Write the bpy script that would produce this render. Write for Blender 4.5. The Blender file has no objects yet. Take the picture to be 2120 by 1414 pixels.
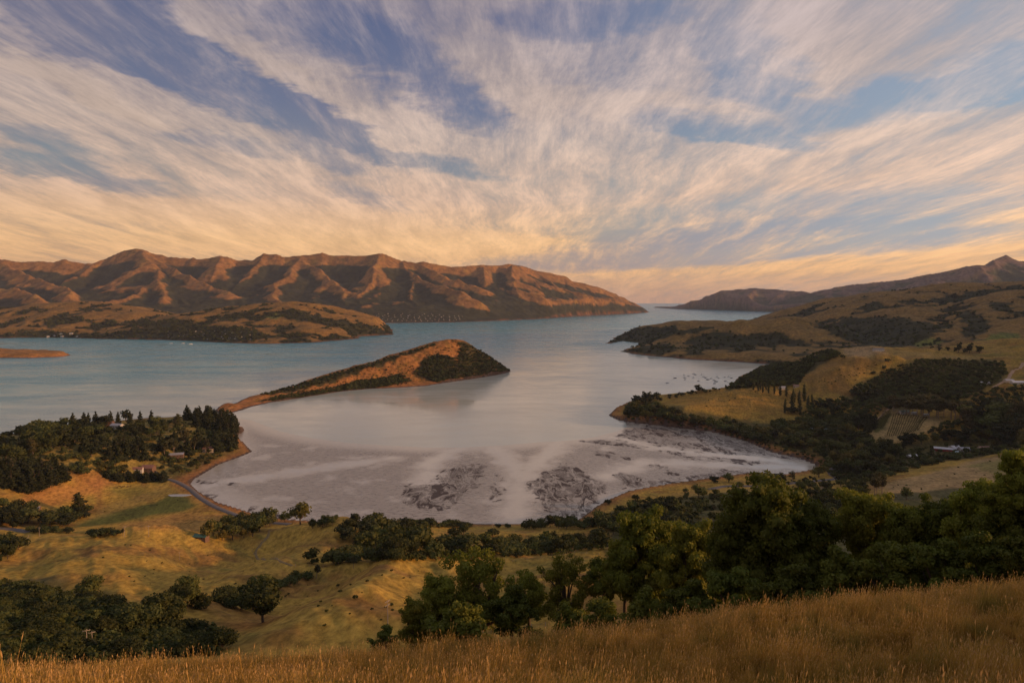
import bpy, math, random
import numpy as np
from mathutils import Vector

R = math.radians
rng = np.random.default_rng(7)
random.seed(7)
scene = bpy.context.scene
COL = scene.collection

# ------------------------------------------------------------------ camera
EYE = 221.5                      # lens height above the harbour, metres
PITCH = math.atan(89.0 / 1413.0)
cam_data = bpy.data.cameras.new('camera')
cam_data.sensor_width = 36.0
cam_data.lens = 24.0
cam_data.clip_start = 0.3
cam_data.clip_end = 90000.0
cam = bpy.data.objects.new('camera', cam_data)
COL.objects.link(cam)
cam.location = (0, 0, EYE)
cam.rotation_euler = (math.pi / 2 - PITCH, 0, 0)
scene.camera = cam

# ------------------------------------------------------------------ light
SUN_AZ, SUN_EL = 97.0, 10.0       # degrees clockwise from +Y, degrees above horizon
sun_data = bpy.data.lights.new('sun', 'SUN')
sun_data.energy = 4.2
sun_data.angle = R(2.5)
sun_data.color = (1.0, 0.51, 0.235)
sun = bpy.data.objects.new('sun', sun_data)
COL.objects.link(sun)
_d = Vector((math.sin(R(SUN_AZ)) * math.cos(R(SUN_EL)), math.cos(R(SUN_AZ)) * math.cos(R(SUN_EL)), math.sin(R(SUN_EL))))
sun.rotation_euler = (-_d).to_track_quat('-Z', 'Y').to_euler()

scene.view_settings.view_transform = 'Standard'
scene.view_settings.look = 'None'
scene.view_settings.exposure = 0.0
scene.view_settings.gamma = 1.0
scene.view_settings.use_curve_mapping = False
scene.cycles.use_denoising = True
scene.cycles.max_bounces = 4
scene.cycles.diffuse_bounces = 2
scene.cycles.glossy_bounces = 2
scene.cycles.transmission_bounces = 2
scene.cycles.volume_bounces = 0
scene.cycles.transparent_max_bounces = 4
scene.cycles.use_light_tree = False


# ------------------------------------------------------------------ node helpers
class NT:
    def __init__(self, tree):
        self.t = tree
        self.n = tree.nodes
        self.l = tree.links

    def node(self, kind, ins=None, **props):
        nd = self.n.new(kind)
        for k, v in props.items():
            setattr(nd, k, v)
        for k, v in (ins or {}).items():
            self.set(nd.inputs[k], v)
        return nd

    def set(self, sock, v):
        if isinstance(v, bpy.types.NodeSocket):
            self.l.new(v, sock)
        elif hasattr(v, 'outputs'):
            self.l.new(v.outputs[0], sock)
        else:
            sock.default_value = v

    def math(self, op, a, b=None, c=None, clamp=False):
        nd = self.node('ShaderNodeMath', operation=op, use_clamp=clamp)
        for i, v in enumerate((a, b, c)):
            if v is not None:
                self.set(nd.inputs[i], v)
        return nd.outputs[0]

    def vmath(self, op, a, b=None, scale=None):
        nd = self.node('ShaderNodeVectorMath', operation=op)
        self.set(nd.inputs[0], a)
        if b is not None:
            self.set(nd.inputs[1], b)
        if scale is not None:
            self.set(nd.inputs['Scale'], scale)
        return nd.outputs[0]

    def mix(self, f, a, b, blend='MIX', clamp=True):
        nd = self.node('ShaderNodeMix', data_type='RGBA', blend_type=blend, clamp_factor=clamp)
        self.set(nd.inputs['Factor'], f)
        self.set(nd.inputs['A'], a)
        self.set(nd.inputs['B'], b)
        return nd.outputs['Result']

    def rng(self, v, a, b, c=0.0, d=1.0, smooth=True):
        nd = self.node('ShaderNodeMapRange', interpolation_type='SMOOTHSTEP' if smooth else 'LINEAR')
        self.set(nd.inputs[0], v)
        for i, x in enumerate((a, b, c, d)):
            self.set(nd.inputs[i + 1], x)
        return nd.outputs[0]

    def noise(self, vec, scale, detail=5.0, rough=0.55, lac=2.0, dist=0.0):
        nd = self.node('ShaderNodeTexNoise', noise_dimensions='3D')
        self.set(nd.inputs['Vector'], vec)
        nd.inputs['Scale'].default_value = scale
        nd.inputs['Detail'].default_value = detail
        nd.inputs['Roughness'].default_value = rough
        nd.inputs['Lacunarity'].default_value = lac
        nd.inputs['Distortion'].default_value = dist
        return nd

    def ramp(self, v, stops, interp='LINEAR'):
        nd = self.node('ShaderNodeValToRGB')
        cr = nd.color_ramp
        cr.interpolation = interp
        while len(cr.elements) > 1:
            cr.elements.remove(cr.elements[-1])
        cr.elements[0].position = stops[0][0]
        cr.elements[0].color = (*stops[0][1], 1)
        for p, c in stops[1:]:
            e = cr.elements.new(p)
            e.color = (*c, 1)
        self.set(nd.inputs[0], v)
        return nd.outputs[0]


# ------------------------------------------------------------------ sky
def build_world():
    world = bpy.data.worlds.new('World')
    scene.world = world
    world.use_nodes = True
    nt = NT(world.node_tree)
    nt.n.clear()
    out = nt.node('ShaderNodeOutputWorld')
    bg = nt.node('ShaderNodeBackground')
    nt.l.new(bg.outputs[0], out.inputs[0])
    sky = nt.node('ShaderNodeTexSky', sky_type='NISHITA')
    sky.sun_disc = False
    sky.sun_elevation = R(SUN_EL)
    sky.sun_rotation = R(SUN_AZ)
    sky.altitude = 220
    sky.air_density = 1.2
    sky.dust_density = 1.5
    sky.ozone_density = 2.0
    tc = nt.node('ShaderNodeTexCoord')
    dirv = tc.outputs['Generated']
    sep = nt.node('ShaderNodeSeparateXYZ', {0: dirv})
    z = nt.math('MAXIMUM', sep.outputs[2], 0.0)
    # cirrus deck: the view direction carried to a flat layer overhead
    zz = nt.math('ADD', z, 0.10)
    px = nt.math('DIVIDE', sep.outputs[0], zz)
    py = nt.math('DIVIDE', sep.outputs[1], zz)
    plane = nt.node('ShaderNodeCombineXYZ', {0: px, 1: py, 2: 0.0}).outputs[0]
    # slow bending of the fibres
    w1 = nt.noise(plane, 0.5, 2.0, 0.5)
    warp = nt.vmath('SUBTRACT', w1.outputs['Color'], (0.5, 0.5, 0.5))
    bent = nt.vmath('ADD', plane, nt.vmath('SCALE', warp, scale=0.42))

    def strands(turn, sx, sy, scale, detail, rough, dist, loc=(0, 0, 0)):
        mp = nt.node('ShaderNodeMapping', {'Vector': bent})
        mp.inputs['Rotation'].default_value = (0, 0, R(turn))
        mp.inputs['Scale'].default_value = (sx, sy, 1.0)
        mp.inputs['Location'].default_value = loc
        return nt.noise(mp.outputs[0], scale, detail, rough, 2.2, dist).outputs[0]
    # long strands leaning right, a crossing set of short combed wisps, and broad banks
    fib = strands(30, 1.0, 0.27, 3.3, 8.0, 0.72, 0.10)
    fine = strands(-68, 1.0, 0.17, 4.3, 9.0, 0.74, 0.20)
    big = strands(20, 1.0, 0.55, 0.9, 3.0, 0.55, 0.2, (3.1, 1.7, 0))
    dens = nt.math('ADD', nt.math('MULTIPLY', fib, 0.52), nt.math('MULTIPLY', fine, 0.62))
    dens = nt.math('ADD', dens, nt.math('MULTIPLY', big, 0.34))
    wv = nt.noise(bent, 3.2, 4.0, 0.65)
    off = nt.vmath('ADD', bent, nt.vmath('SCALE', nt.vmath('SUBTRACT', wv.outputs['Color'], (0.5, 0.5, 0.5)), scale=0.46))

    osep = nt.node('ShaderNodeSeparateXYZ', {0: off})
    off = nt.node('ShaderNodeCombineXYZ', {0: osep.outputs[0], 1: osep.outputs[1], 2: 1.0}).outputs[0]

    def dot(v, k):
        nd = nt.node('ShaderNodeVectorMath', operation='DOT_PRODUCT')
        nt.set(nd.inputs[0], v)
        nt.set(nd.inputs[1], k)
        return nd.outputs['Value']

    def gap(cx, cy, rx, ry, rot, amount, dens):
        """a clear gap (positive) or a bank of cloud (negative) in the deck at plan position cx, cy"""
        c, s = math.cos(R(rot)), math.sin(R(rot))
        u = dot(off, (c / rx, s / rx, -(c * cx + s * cy) / rx))
        v = dot(off, (-s / ry, c / ry, -(-s * cx + c * cy) / ry))
        r2 = nt.math('MULTIPLY_ADD', u, u, nt.math('MULTIPLY', v, v))
        return nt.math('SUBTRACT', dens, nt.rng(r2, 3.2, 0.0, 0.0, amount * 0.85))

    for h in SKY_GAPS:
        dens = gap(*h, dens)
    # cover thickens towards the horizon
    dens = nt.math('ADD', dens, nt.rng(z, 0.30, 0.02, 0.0, 0.10))
    cover = nt.rng(dens, 0.44, 0.92)
    # thin veil of wisps even in the gaps
    cover = nt.math('MAXIMUM', cover, nt.rng(nt.math('ADD', nt.math('MULTIPLY', fine, 0.6), nt.math('MULTIPLY', fib, 0.4)), 0.44, 0.66, 0.02, 0.55))
    base = nt.mix(1.0, sky.outputs[0], (0.095, 0.095, 0.095, 1), 'MULTIPLY')
    grade = nt.ramp(z, [(0.0, (0.62, 0.36, 0.20)), (0.05, (0.60, 0.40, 0.24)), (0.10, (0.42, 0.37, 0.30)), (0.17, (0.24, 0.31, 0.34)),
                        (0.26, (0.10, 0.165, 0.30)), (0.40, (0.055, 0.095, 0.24)), (0.6, (0.04, 0.075, 0.21))])
    clear = nt.mix(0.86, base, grade)
    clear = nt.mix(nt.rng(big, 0.30, 0.7, 0.16, 0.60), clear, (0.215, 0.20, 0.275, 1))
    clear = nt.mix(nt.rng(sep.outputs[0], -0.1, 0.62, 0.0, 0.6), clear, (0.33, 0.43, 0.52, 1))
    cloudc = nt.ramp(z, [(0.0, (0.66, 0.36, 0.20)), (0.035, (0.98, 0.54, 0.22)), (0.08, (1.02, 0.61, 0.29)), (0.14, (0.80, 0.54, 0.38)),
                         (0.22, (0.66, 0.50, 0.405)), (0.34, (0.51, 0.415, 0.395)), (0.55, (0.41, 0.345, 0.36))])
    shade = nt.math('MULTIPLY', nt.rng(fine, 0.30, 0.70, 0.84, 1.10), nt.rng(fib, 0.35, 0.65, 0.88, 1.10))
    cloudc = nt.vmath('SCALE', cloudc, scale=shade)
    col = nt.mix(nt.math('MULTIPLY', cover, 0.96), clear, cloudc)
    # the sky is brighter on the side of the setting sun
    side = nt.rng(sep.outputs[0], -0.75, 0.9, 0.86, 1.22, smooth=False)
    col = nt.vmath('SCALE', col, scale=side)
    nt.set(bg.inputs[0], col)
    bg.inputs[1].default_value = 1.0
    world.cycles.sampling_method = 'MANUAL'
    world.cycles.sample_map_resolution = 256


def pix_dir(px, py):
    """unit ray of a photograph pixel (2120 x 1414)"""
    u, w = (px - 1060.0) / 1413.0, (707.0 - py) / 1413.0
    v = np.array([u, math.cos(PITCH) + w * math.sin(PITCH), w * math.cos(PITCH) - math.sin(PITCH)])
    return v / np.linalg.norm(v)


def deck(px, py):
    d = pix_dir(px, py)
    return d[0] / (d[2] + 0.10), d[1] / (d[2] + 0.10)


SKY_GAPS = []
for (ax, ay, bx, by, wid, am) in [
    (130, 0, 600, 245, 0.15, 0.50), (600, 205, 800, 335, 0.09, 0.30), (700, 40, 880, 150, 0.13, 0.24), (920, 200, 1015, 265, 0.10, 0.24),
    (0, 325, 260, 390, 0.14, 0.34), (0, 270, 150, 320, 0.10, 0.16), (610, 305, 730, 355, 0.10, 0.24), (820, 335, 990, 362, 0.10, 0.24), (370, 285, 500, 312, 0.09, 0.18),
    (1420, 255, 1600, 300, 0.11, 0.34), (1550, 100, 1640, 245, 0.12, 0.22), (1740, 245, 2060, 165, 0.14, 0.20), (1950, 185, 2200, 110, 0.18, 0.20),
    (1190, 540, 1720, 500, 0.62, 0.55), (1350, 470, 1900, 430, 0.45, 0.26), (0, 60, 220, 110, 0.12, 0.16), (1130, 20, 1300, 5, 0.10, 0.22), (700, 390, 800, 425, 0.10, 0.2),
    (0, 110, 300, 245, 0.07, -0.16), (370, -20, 640, 230, 0.07, -0.16), (560, 120, 700, 200, 0.12, -0.10), (600, 500, 1150, 520, 0.5, -0.30), (1000, 130, 1100, 220, 0.18, -0.16),
    (1700, 60, 1800, 120, 0.2, -0.12), (1250, 210, 1500, 260, 0.10, -0.12), (100, 420, 700, 460, 0.3, -0.16)]:
    (cx0, cy0), (cx1, cy1) = deck(ax, ay), deck(bx, by)
    SKY_GAPS.append(((cx0 + cx1) / 2, (cy0 + cy1) / 2, wid, math.hypot(cx1 - cx0, cy1 - cy0) / 2 + wid * 0.7, -math.degrees(math.atan2(cx1 - cx0, cy1 - cy0)), am))
build_world()


# ------------------------------------------------------------------ numeric helpers
def _hash(ix, iy, seed):
    h = (ix.astype(np.int64) * 374761393 + iy.astype(np.int64) * 668265263 + seed * 1442695041) & 0xFFFFFFFF
    h = ((h ^ (h >> 13)) * 1274126177) & 0xFFFFFFFF
    return ((h ^ (h >> 16)) & 0xFFFF) / 65535.0 * 2 * math.pi


def gnoise(x, y, seed=0):
    """gradient noise, about -1..1"""
    x0, y0 = np.floor(x), np.floor(y)
    fx, fy = x - x0, y - y0
    u = fx * fx * fx * (fx * (fx * 6 - 15) + 10)
    v = fy * fy * fy * (fy * (fy * 6 - 15) + 10)

    def g(dx, dy):
        a = _hash(x0 + dx, y0 + dy, seed)
        return np.cos(a) * (fx - dx) + np.sin(a) * (fy - dy)
    return 1.5 * ((g(0, 0) * (1 - u) + g(1, 0) * u) * (1 - v) + (g(0, 1) * (1 - u) + g(1, 1) * u) * v)


def fbm(x, y, octv=4, seed=0, gain=0.5, ridged=False):
    s, a, tot = 0.0, 1.0, 0.0
    for i in range(octv):
        n = gnoise(x, y, seed + i * 17)
        if ridged:
            n = 1 - 2 * np.abs(n)
        s = s + a * n
        tot += a
        x, y, a = x * 2.03 + 11.3, y * 2.03 - 7.7, a * gain
    return s / tot


def smooth(a, b, x):
    t = np.clip((x - a) / (b - a), 0, 1)
    return t * t * (3 - 2 * t)


def on_level(px, py, z=0.0):
    """plan position of a point at height z seen at pixel px, py of the photograph"""
    d = pix_dir(px, py)
    t = (z - EYE) / d[2]
    return d[0] * t, d[1] * t


def at_range(px, py, dist):
    """point at forward distance dist seen at pixel px, py"""
    d = pix_dir(px, py)
    t = dist / d[1]
    return d[0] * t, dist, EYE + d[2] * t


def seg_dist(X, Y, a, b):
    ax, ay, bx, by = a[0], a[1], b[0], b[1]
    dx, dy = bx - ax, by - ay
    L = dx * dx + dy * dy + 1e-9
    t = np.clip(((X - ax) * dx + (Y - ay) * dy) / L, 0, 1)
    return np.hypot(X - ax - t * dx, Y - ay - t * dy), t


def sdf(X, Y, poly):
    """signed distance to a closed polygon, positive inside"""
    X, Y = np.asarray(X, float), np.asarray(Y, float)
    best = np.full(X.shape, 1e12)
    ins = np.zeros(X.shape, bool)
    n = len(poly)
    for i in range(n):
        a, b = poly[i], poly[(i + 1) % n]
        d, _ = seg_dist(X, Y, a, b)
        best = np.minimum(best, d)
        c = (a[1] > Y) != (b[1] > Y)
        if abs(b[1] - a[1]) > 1e-9:
            ins ^= c & (X < (b[0] - a[0]) * (Y - a[1]) / (b[1] - a[1]) + a[0])
    return np.where(ins, best, -best)


def line_dist(X, Y, pts):
    best = np.full(np.shape(X), 1e12)
    for a, b in zip(pts[:-1], pts[1:]):
        best = np.minimum(best, seg_dist(X, Y, a, b)[0])
    return best


class RBF:
    def __init__(self, P, v, kernel='tps', smoothing=0.0):
        self.P, self.k = np.asarray(P, float), kernel
        n = len(self.P)
        K = self._phi(np.hypot(*(self.P[:, None] - self.P[None]).transpose(2, 0, 1))) + np.eye(n) * smoothing
        A = np.zeros((n + 3, n + 3))
        A[:n, :n] = K
        A[:n, n] = 1
        A[:n, n + 1:] = self.P
        A[n, :n] = 1
        A[n + 1:, :n] = self.P.T
        self.w = np.linalg.solve(A, np.concatenate([v, np.zeros(3)]))

    def _phi(self, r):
        if self.k == 'lin':
            return -np.sqrt(r * r + 1e-4)
        return r * r * np.log(r + 1e-9)

    def __call__(self, X, Y):
        sh = X.shape
        Q = np.stack([X.ravel(), Y.ravel()], 1)
        out = np.empty(len(Q))
        for i in range(0, len(Q), 40000):
            q = Q[i:i + 40000]
            r = np.hypot(q[:, None, 0] - self.P[None, :, 0], q[:, None, 1] - self.P[None, :, 1])
            n = len(self.P)
            out[i:i + 40000] = self._phi(r) @ self.w[:n] + self.w[n] + q @ self.w[n + 1:]
        return out.reshape(sh)


class Grid:
    """regular height field over plan axes ax, ay (any monotone mapping fx, fy from x, y to those axes)"""

    def __init__(self, u0, u1, v0, v1, Z, polar=False):
        self.u0, self.u1, self.v0, self.v1, self.Z, self.polar = u0, u1, v0, v1, Z, polar

    def __call__(self, x, y):
        x, y = np.asarray(x, float), np.asarray(y, float)
        if self.polar:
            u, v = np.interp(np.arctan2(x, y), POLAR_AZ, np.arange(len(POLAR_AZ))), np.log(np.maximum(np.hypot(x, y), 1e-3))
        else:
            u, v = (x - self.u0) / (self.u1 - self.u0) * (self.Z.shape[1] - 1), y
        n, m = self.Z.shape
        fv = np.clip((v - self.v0) / (self.v1 - self.v0) * (n - 1), 0, n - 1.001)
        fu = np.clip(u, 0, m - 1.001)
        iu, iv = fu.astype(int), fv.astype(int)
        a, b = fu - iu, fv - iv
        Z = self.Z
        return (Z[iv, iu] * (1 - a) + Z[iv, iu + 1] * a) * (1 - b) + (Z[iv + 1, iu] * (1 - a) + Z[iv + 1, iu + 1] * a) * b


def hit(px, py, grid, dmin=8.0, dmax=3200.0, n=1500):
    """where the sight lines of pixels px, py first meet a height field; nan where they miss"""
    px, py = np.atleast_1d(np.asarray(px, float)), np.atleast_1d(np.asarray(py, float))
    D = np.array([pix_dir(a, b) for a, b in zip(px, py)])
    ts = np.exp(np.linspace(math.log(dmin), math.log(dmax), n))
    x, y = D[:, 0:1] * ts / D[:, 1:2], np.broadcast_to(ts, (len(px), n))
    zr = EYE + D[:, 2:3] * ts / D[:, 1:2]
    below = zr < grid(x, y)
    k = np.argmax(below, 1)
    ok = below.any(1)
    r = np.arange(len(px))
    X, Y = np.where(ok, x[r, k], np.nan), np.where(ok, y[r, k], np.nan)
    return X, Y, np.where(ok, grid(np.nan_to_num(X), np.nan_to_num(Y)), np.nan)


# ------------------------------------------------------------------ object helpers
def link(o, parent=None):
    COL.objects.link(o)
    o.parent = parent
    return o


def tag(o, label=None, cat=None, group=None, kind=None):
    if label:
        o['label'] = label
    if cat:
        o['category'] = cat
    if group:
        o['group'] = group
    if kind:
        o['kind'] = kind
    return o


def mesh_from(name, V, F, mats=(), colors=None, smooth_shade=False, mat_idx=None):
    """V (n,3), F (m,3|4) arrays"""
    V, F = np.asarray(V, np.float32), np.asarray(F, np.int32)
    me = bpy.data.meshes.new(name)
    k = F.shape[1]
    me.vertices.add(len(V))
    me.vertices.foreach_set('co', V.ravel())
    me.loops.add(F.size)
    me.loops.foreach_set('vertex_index', F.ravel())
    me.polygons.add(len(F))
    me.polygons.foreach_set('loop_start', np.arange(0, F.size, k, dtype=np.int32))
    me.polygons.foreach_set('loop_total', np.full(len(F), k, np.int32))
    if smooth_shade:
        me.polygons.foreach_set('use_smooth', np.ones(len(F), bool))
    if mat_idx is not None:
        me.polygons.foreach_set('material_index', np.asarray(mat_idx, np.int32))
    me.update(calc_edges=True)
    for m in mats:
        me.materials.append(m)
    if colors is not None:
        for cname, arr in colors.items():
            arr = np.asarray(arr, np.float32)
            if arr.ndim == 1:
                at = me.attributes.new(cname, 'FLOAT', 'POINT')
                at.data.foreach_set('value', arr)
            else:
                at = me.attributes.new(cname, 'FLOAT_COLOR', 'POINT')
                at.data.foreach_set('color', np.concatenate([arr, np.ones((len(arr), 1), np.float32)], 1).ravel())
    return me


def sheet(name, X, Y, Z, mat, colors=None, keep=None):
    n, m = X.shape
    idx = np.arange(n * m).reshape(n, m)
    F = np.stack([idx[:-1, :-1], idx[:-1, 1:], idx[1:, 1:], idx[1:, :-1]], -1).reshape(-1, 4)
    if keep is not None:
        kq = (keep[:-1, :-1] | keep[:-1, 1:] | keep[1:, 1:] | keep[1:, :-1]).ravel()
        F = F[kq]
    V = np.stack([X, Y, Z], -1).reshape(-1, 3)
    used = np.unique(F)
    remap = np.full(len(V), -1)
    remap[used] = np.arange(len(used))
    c = None
    if colors:
        c = {k: (v.reshape(-1, 3) if v.ndim == 3 else v.ravel())[used] for k, v in colors.items()}
    me = mesh_from(name, V[used], remap[F], [mat], c, True)
    o = bpy.data.objects.new(name, me)
    link(o)
    o['kind'] = 'structure'
    return o


def new_mat(name):
    m = bpy.data.materials.new(name)
    m.use_nodes = True
    nt = NT(m.node_tree)
    bsdf = nt.n['Principled BSDF']
    return m, nt, bsdf


def plain_mat(name, col, rough=0.7, var=0.15, scale=3.0, spec=0.3):
    m, nt, b = new_mat(name)
    tc = nt.node('ShaderNodeTexCoord')
    nz = nt.noise(tc.outputs['Object'], scale, 4.0, 0.6)
    k = nt.rng(nz.outputs[0], 0.25, 0.75, 1 - var, 1 + var, False)
    nt.set(b.inputs['Base Color'], nt.vmath('SCALE', (*col,), scale=k))
    b.inputs['Roughness'].default_value = rough
    b.inputs['Specular IOR Level'].default_value = spec
    return m


def land_mat(name, s_fine, s_mid, bump=0.5, dist=1.0, streak=None):
    """ground cover whose own colour is the surface's albedo attribute, broken up by tufts and wear"""
    m, nt, b = new_mat(name)
    at = nt.node('ShaderNodeAttribute', attribute_name='albedo')
    geo = nt.node('ShaderNodeNewGeometry')
    pos = geo.outputs['Position']
    if streak:
        mp = nt.node('ShaderNodeMapping', {'Vector': pos})
        mp.inputs['Rotation'].default_value = (0, 0, R(streak[0]))
        mp.inputs['Scale'].default_value = (1.0, streak[1], 1.0)
        pos2 = mp.outputs[0]
    else:
        pos2 = pos
    n1 = nt.noise(pos2, s_fine, 6.0, 0.70)
    n2 = nt.noise(pos, s_mid, 4.0, 0.6)
    k = nt.math('MULTIPLY', nt.rng(n1.outputs[0], 0.30, 0.70, 0.42, 1.58, False), nt.rng(n2.outputs[0], 0.3, 0.7, 0.74, 1.24, False))
    col = nt.vmath('SCALE', at.outputs['Color'], scale=k)
    # a little redder where the cover is thin
    col = nt.mix(nt.rng(n2.outputs[0], 0.5, 0.75, 0.0, 0.35), col, nt.vmath('MULTIPLY', col, (1.12, 0.90, 0.82)))
    nt.set(b.inputs['Base Color'], col)
    b.inputs['Roughness'].default_value = 0.95
    b.inputs['Specular IOR Level'].default_value = 0.1
    bp = nt.node('ShaderNodeBump', {'Height': n1.outputs[0]})
    bp.inputs['Strength'].default_value = bump
    bp.inputs['Distance'].default_value = dist
    nt.set(b.inputs['Normal'], bp.outputs[0])
    return m


# ------------------------------------------------------------------ shorelines (plan polygons)
def level_poly(pts, z=0.0):
    return [on_level(a, b, z) for a, b in pts]


SHORE_PIX = [(-900, 985), (-400, 930), (0, 902), (150, 880), (300, 866), (420, 860), (470, 866), (492, 882), (503, 892), (488, 903), (494, 915), (522, 934), (500, 944), (450, 962), (400, 992),
             (392, 1003), (408, 1020), (450, 1044), (520, 1066), (590, 1082), (700, 1096), (830, 1090), (950, 1094), (1080, 1090), (1195, 1086), (1214, 1068), (1235, 1050), (1300, 1018),
             (1380, 1003), (1470, 990), (1560, 978), (1620, 984), (1688, 972), (1692, 962), (1660, 948), (1600, 936), (1550, 914), (1480, 894), (1400, 884), (1330, 876), (1285, 870),
             (1261, 860), (1275, 848), (1310, 838), (1330, 826), (1450, 812), (1515, 800), (1545, 776), (1575, 757), (1640, 749), (1800, 745)]
LAND = level_poly(SHORE_PIX) + [(3500, 2500), (3500, -1500), (-3500, -1500), (-2500, 500)]

TIDE_PIX = [(482, 866), (520, 870), (580, 893), (640, 906), (720, 917), (800, 922), (880, 926), (960, 926), (1040, 922), (1120, 915), (1180, 912), (1230, 905), (1275, 893), (1298, 884), (1296, 872), (1270, 868)]
MUD = level_poly(TIDE_PIX) + level_poly([(1280, 862), (1420, 872), (1600, 920), (1720, 955), (1720, 985), (1560, 995), (1300, 1040), (1230, 1100), (900, 1115), (560, 1095), (370, 1005), (480, 930), (470, 905), (480, 880)])

# ------------------------------------------------------------------ near land height field
POLAR_AZ = np.concatenate([np.linspace(-math.pi, -R(46), 70)[:-1], np.linspace(-R(46), R(46), 820), np.linspace(R(46), math.pi, 70)[1:]])
VLOG = (math.log(2.5), math.log(3300.0))
NROW = 760
CTRL = []       # x, y, z


def cz(px, py, z):
    x, y = on_level(px, py, z)
    CTRL.append((x, y, z))


def cd(px, py, d):
    CTRL.append(at_range(px, py, d))


# the slope under the camera and its brow
for a in (-300, 300, 900, 1500, 2120, 2500):
    cd(a, 1475, 13.0)
for a, b in ((-300, 1440), (0, 1412), (400, 1394), (800, 1368), (1100, 1338), (1400, 1302), (1700, 1264), (2120, 1222), (2500, 1180)):
    cd(a, b, 31.0)
    cd(a, b * 0.55 + 1475 * 0.45, 20.0)
for x, y, z in ((0, 0, 219.6), (0, 5, 217.6), (-6, 5, 217.4), (6, 5, 217.9), (4, -6, 222), (-4, -6, 222), (-10, 0, 218.6), (10, 0, 220.5),
                (-60, 62, 178), (-30, 62, 181), (0, 62, 183), (22, 64, 186), (45, 62, 191), (70, 60, 196), (-90, 60, 175),
                (0, 100, 164), (30, 100, 168), (60, 100, 173), (90, 95, 178), (-40, 100, 160), (-80, 100, 156), (60, 160, 150), (110, 150, 156), (0, 150, 140),
                (30, -40, 240), (-30, -40, 236), (60, 0, 226), (-60, 0, 205), (120, 40, 215), (-120, 40, 180), (150, -60, 238), (-150, -60, 225),
                (300, 100, 205), (300, 250, 150), (400, -100, 252), (-400, -100, 230), (-300, 100, 150), (-350, 250, 105), (0, -400, 300), (700, 200, 200),
                (600, 400, 110), (900, 650, 120), (700, -300, 300), (-800, 200, 150), (-900, 500, 60), (-1200, 750, 20), (-800, -400, 260), (1300, 300, 220), (1300, 800, 170),
                (1700, 1200, 230), (2200, 700, 260), (2200, 1500, 300), (2400, 2200, 90), (1400, 2500, 30), (1800, 2500, 40), (1000, 2500, 10), (1500, 3100, 0), (2200, 3000, 10), (2700, 2700, 60), (1650, 2150, 70), (1250, 2100, 45), (900, 2050, 15), (2000, -500, 330), (-2000, -500, 300), (-2000, 400, 60), (0, -2000, 450)):
    CTRL.append((x, y, z))
# gully and spurs below the brow, descending to the bay
for p in ((0, 1330, 150), (200, 1345, 140), (-150, 1340, 145), (430, 1335, 134), (100, 1270, 120), (300, 1270, 112), (450, 1300, 118), (520, 1270, 104), (590, 1225, 88),
          (650, 1300, 128), (760, 1290, 126), (640, 1195, 76), (150, 1200, 92), (0, 1215, 98), (300, 1180, 84), (430, 1205, 86), (520, 1180, 72), (200, 1140, 66), (60, 1130, 56), (0, 1140, 60),
          (300, 1105, 55), (380, 1108, 53), (240, 1112, 55), (450, 1128, 48), (540, 1140, 44), (610, 1110, 44), (680, 1088, 46), (720, 1080, 46), (560, 1160, 58), (700, 1120, 50),
          (760, 1230, 96), (850, 1210, 92), (700, 1190, 78), (760, 1162, 66), (900, 1158, 68), (660, 1168, 64), (1000, 1158, 70), (950, 1215, 104), (1100, 1180, 84), (1200, 1150, 72), (1250, 1200, 104),
          (700, 1140, 48), (800, 1135, 46), (950, 1135, 46), (1100, 1130, 46), (1200, 1120, 40), (900, 1105, 24), (1000, 1100, 22), (1100, 1100, 22), (800, 1100, 20), (870, 1088, 16), (950, 1096, 12), (1100, 1090, 10),
          (1180, 1085, 8), (1240, 1060, 5), (1230, 1075, 12), (1280, 1040, 6), (1300, 1060, 20), (1350, 1030, 10), (1400, 1020, 9), (1500, 1006, 6), (1420, 1060, 30), (1600, 1010, 10), (1700, 1004, 12), (1640, 985, 3),
          (1520, 1040, 22), (1700, 1050, 35), (1500, 1100, 62), (1350, 1100, 48), (1750, 1100, 62), (1900, 1080, 66), (2100, 1060, 70),
          (1780, 1005, 20), (1850, 1010, 32), (1950, 1020, 46), (2050, 1000, 46), (1900, 985, 30), (2060, 950, 30), (1960, 962, 22), (2120, 935, 34), (1900, 945, 12), (1960, 932, 13), (1750, 965, 6), (1720, 985, 4),
          (1800, 930, 8), (1700, 915, 8), (1640, 905, 7), (1870, 900, 22), (1870, 875, 30), (1800, 880, 22), (1930, 865, 36), (1800, 845, 36), (1950, 848, 44), (2080, 800, 78), (2080, 870, 46), (2120, 905, 36), (2120, 840, 60),
          (1450, 870, 10), (1400, 850, 20), (1350, 850, 12), (1560, 800, 40), (1480, 808, 32), (1400, 822, 24), (1640, 852, 18), (1560, 850, 20), (1600, 876, 8), (1500, 870, 8), (1330, 832, 14), (1300, 852, 6),
          (1700, 870, 16), (1720, 845, 26), (1690, 815, 40), (1750, 800, 52), (1720, 765, 78), (1780, 748, 92), (1860, 748, 94), (1800, 730, 104), (1900, 736, 100), (1740, 728, 100), (2030, 738, 98),
          (1880, 780, 68), (1990, 765, 80), (1850, 815, 48), (1950, 815, 56), (2020, 830, 58), (1700, 730, 94), (1660, 745, 72), (1620, 765, 46), (1580, 785, 26), (1560, 778, 22), (1640, 790, 46), (1600, 800, 40),
          (2100, 705, 104), (2000, 712, 92), (2120, 730, 100), (2110, 770, 90)):
    cz(*p)
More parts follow.
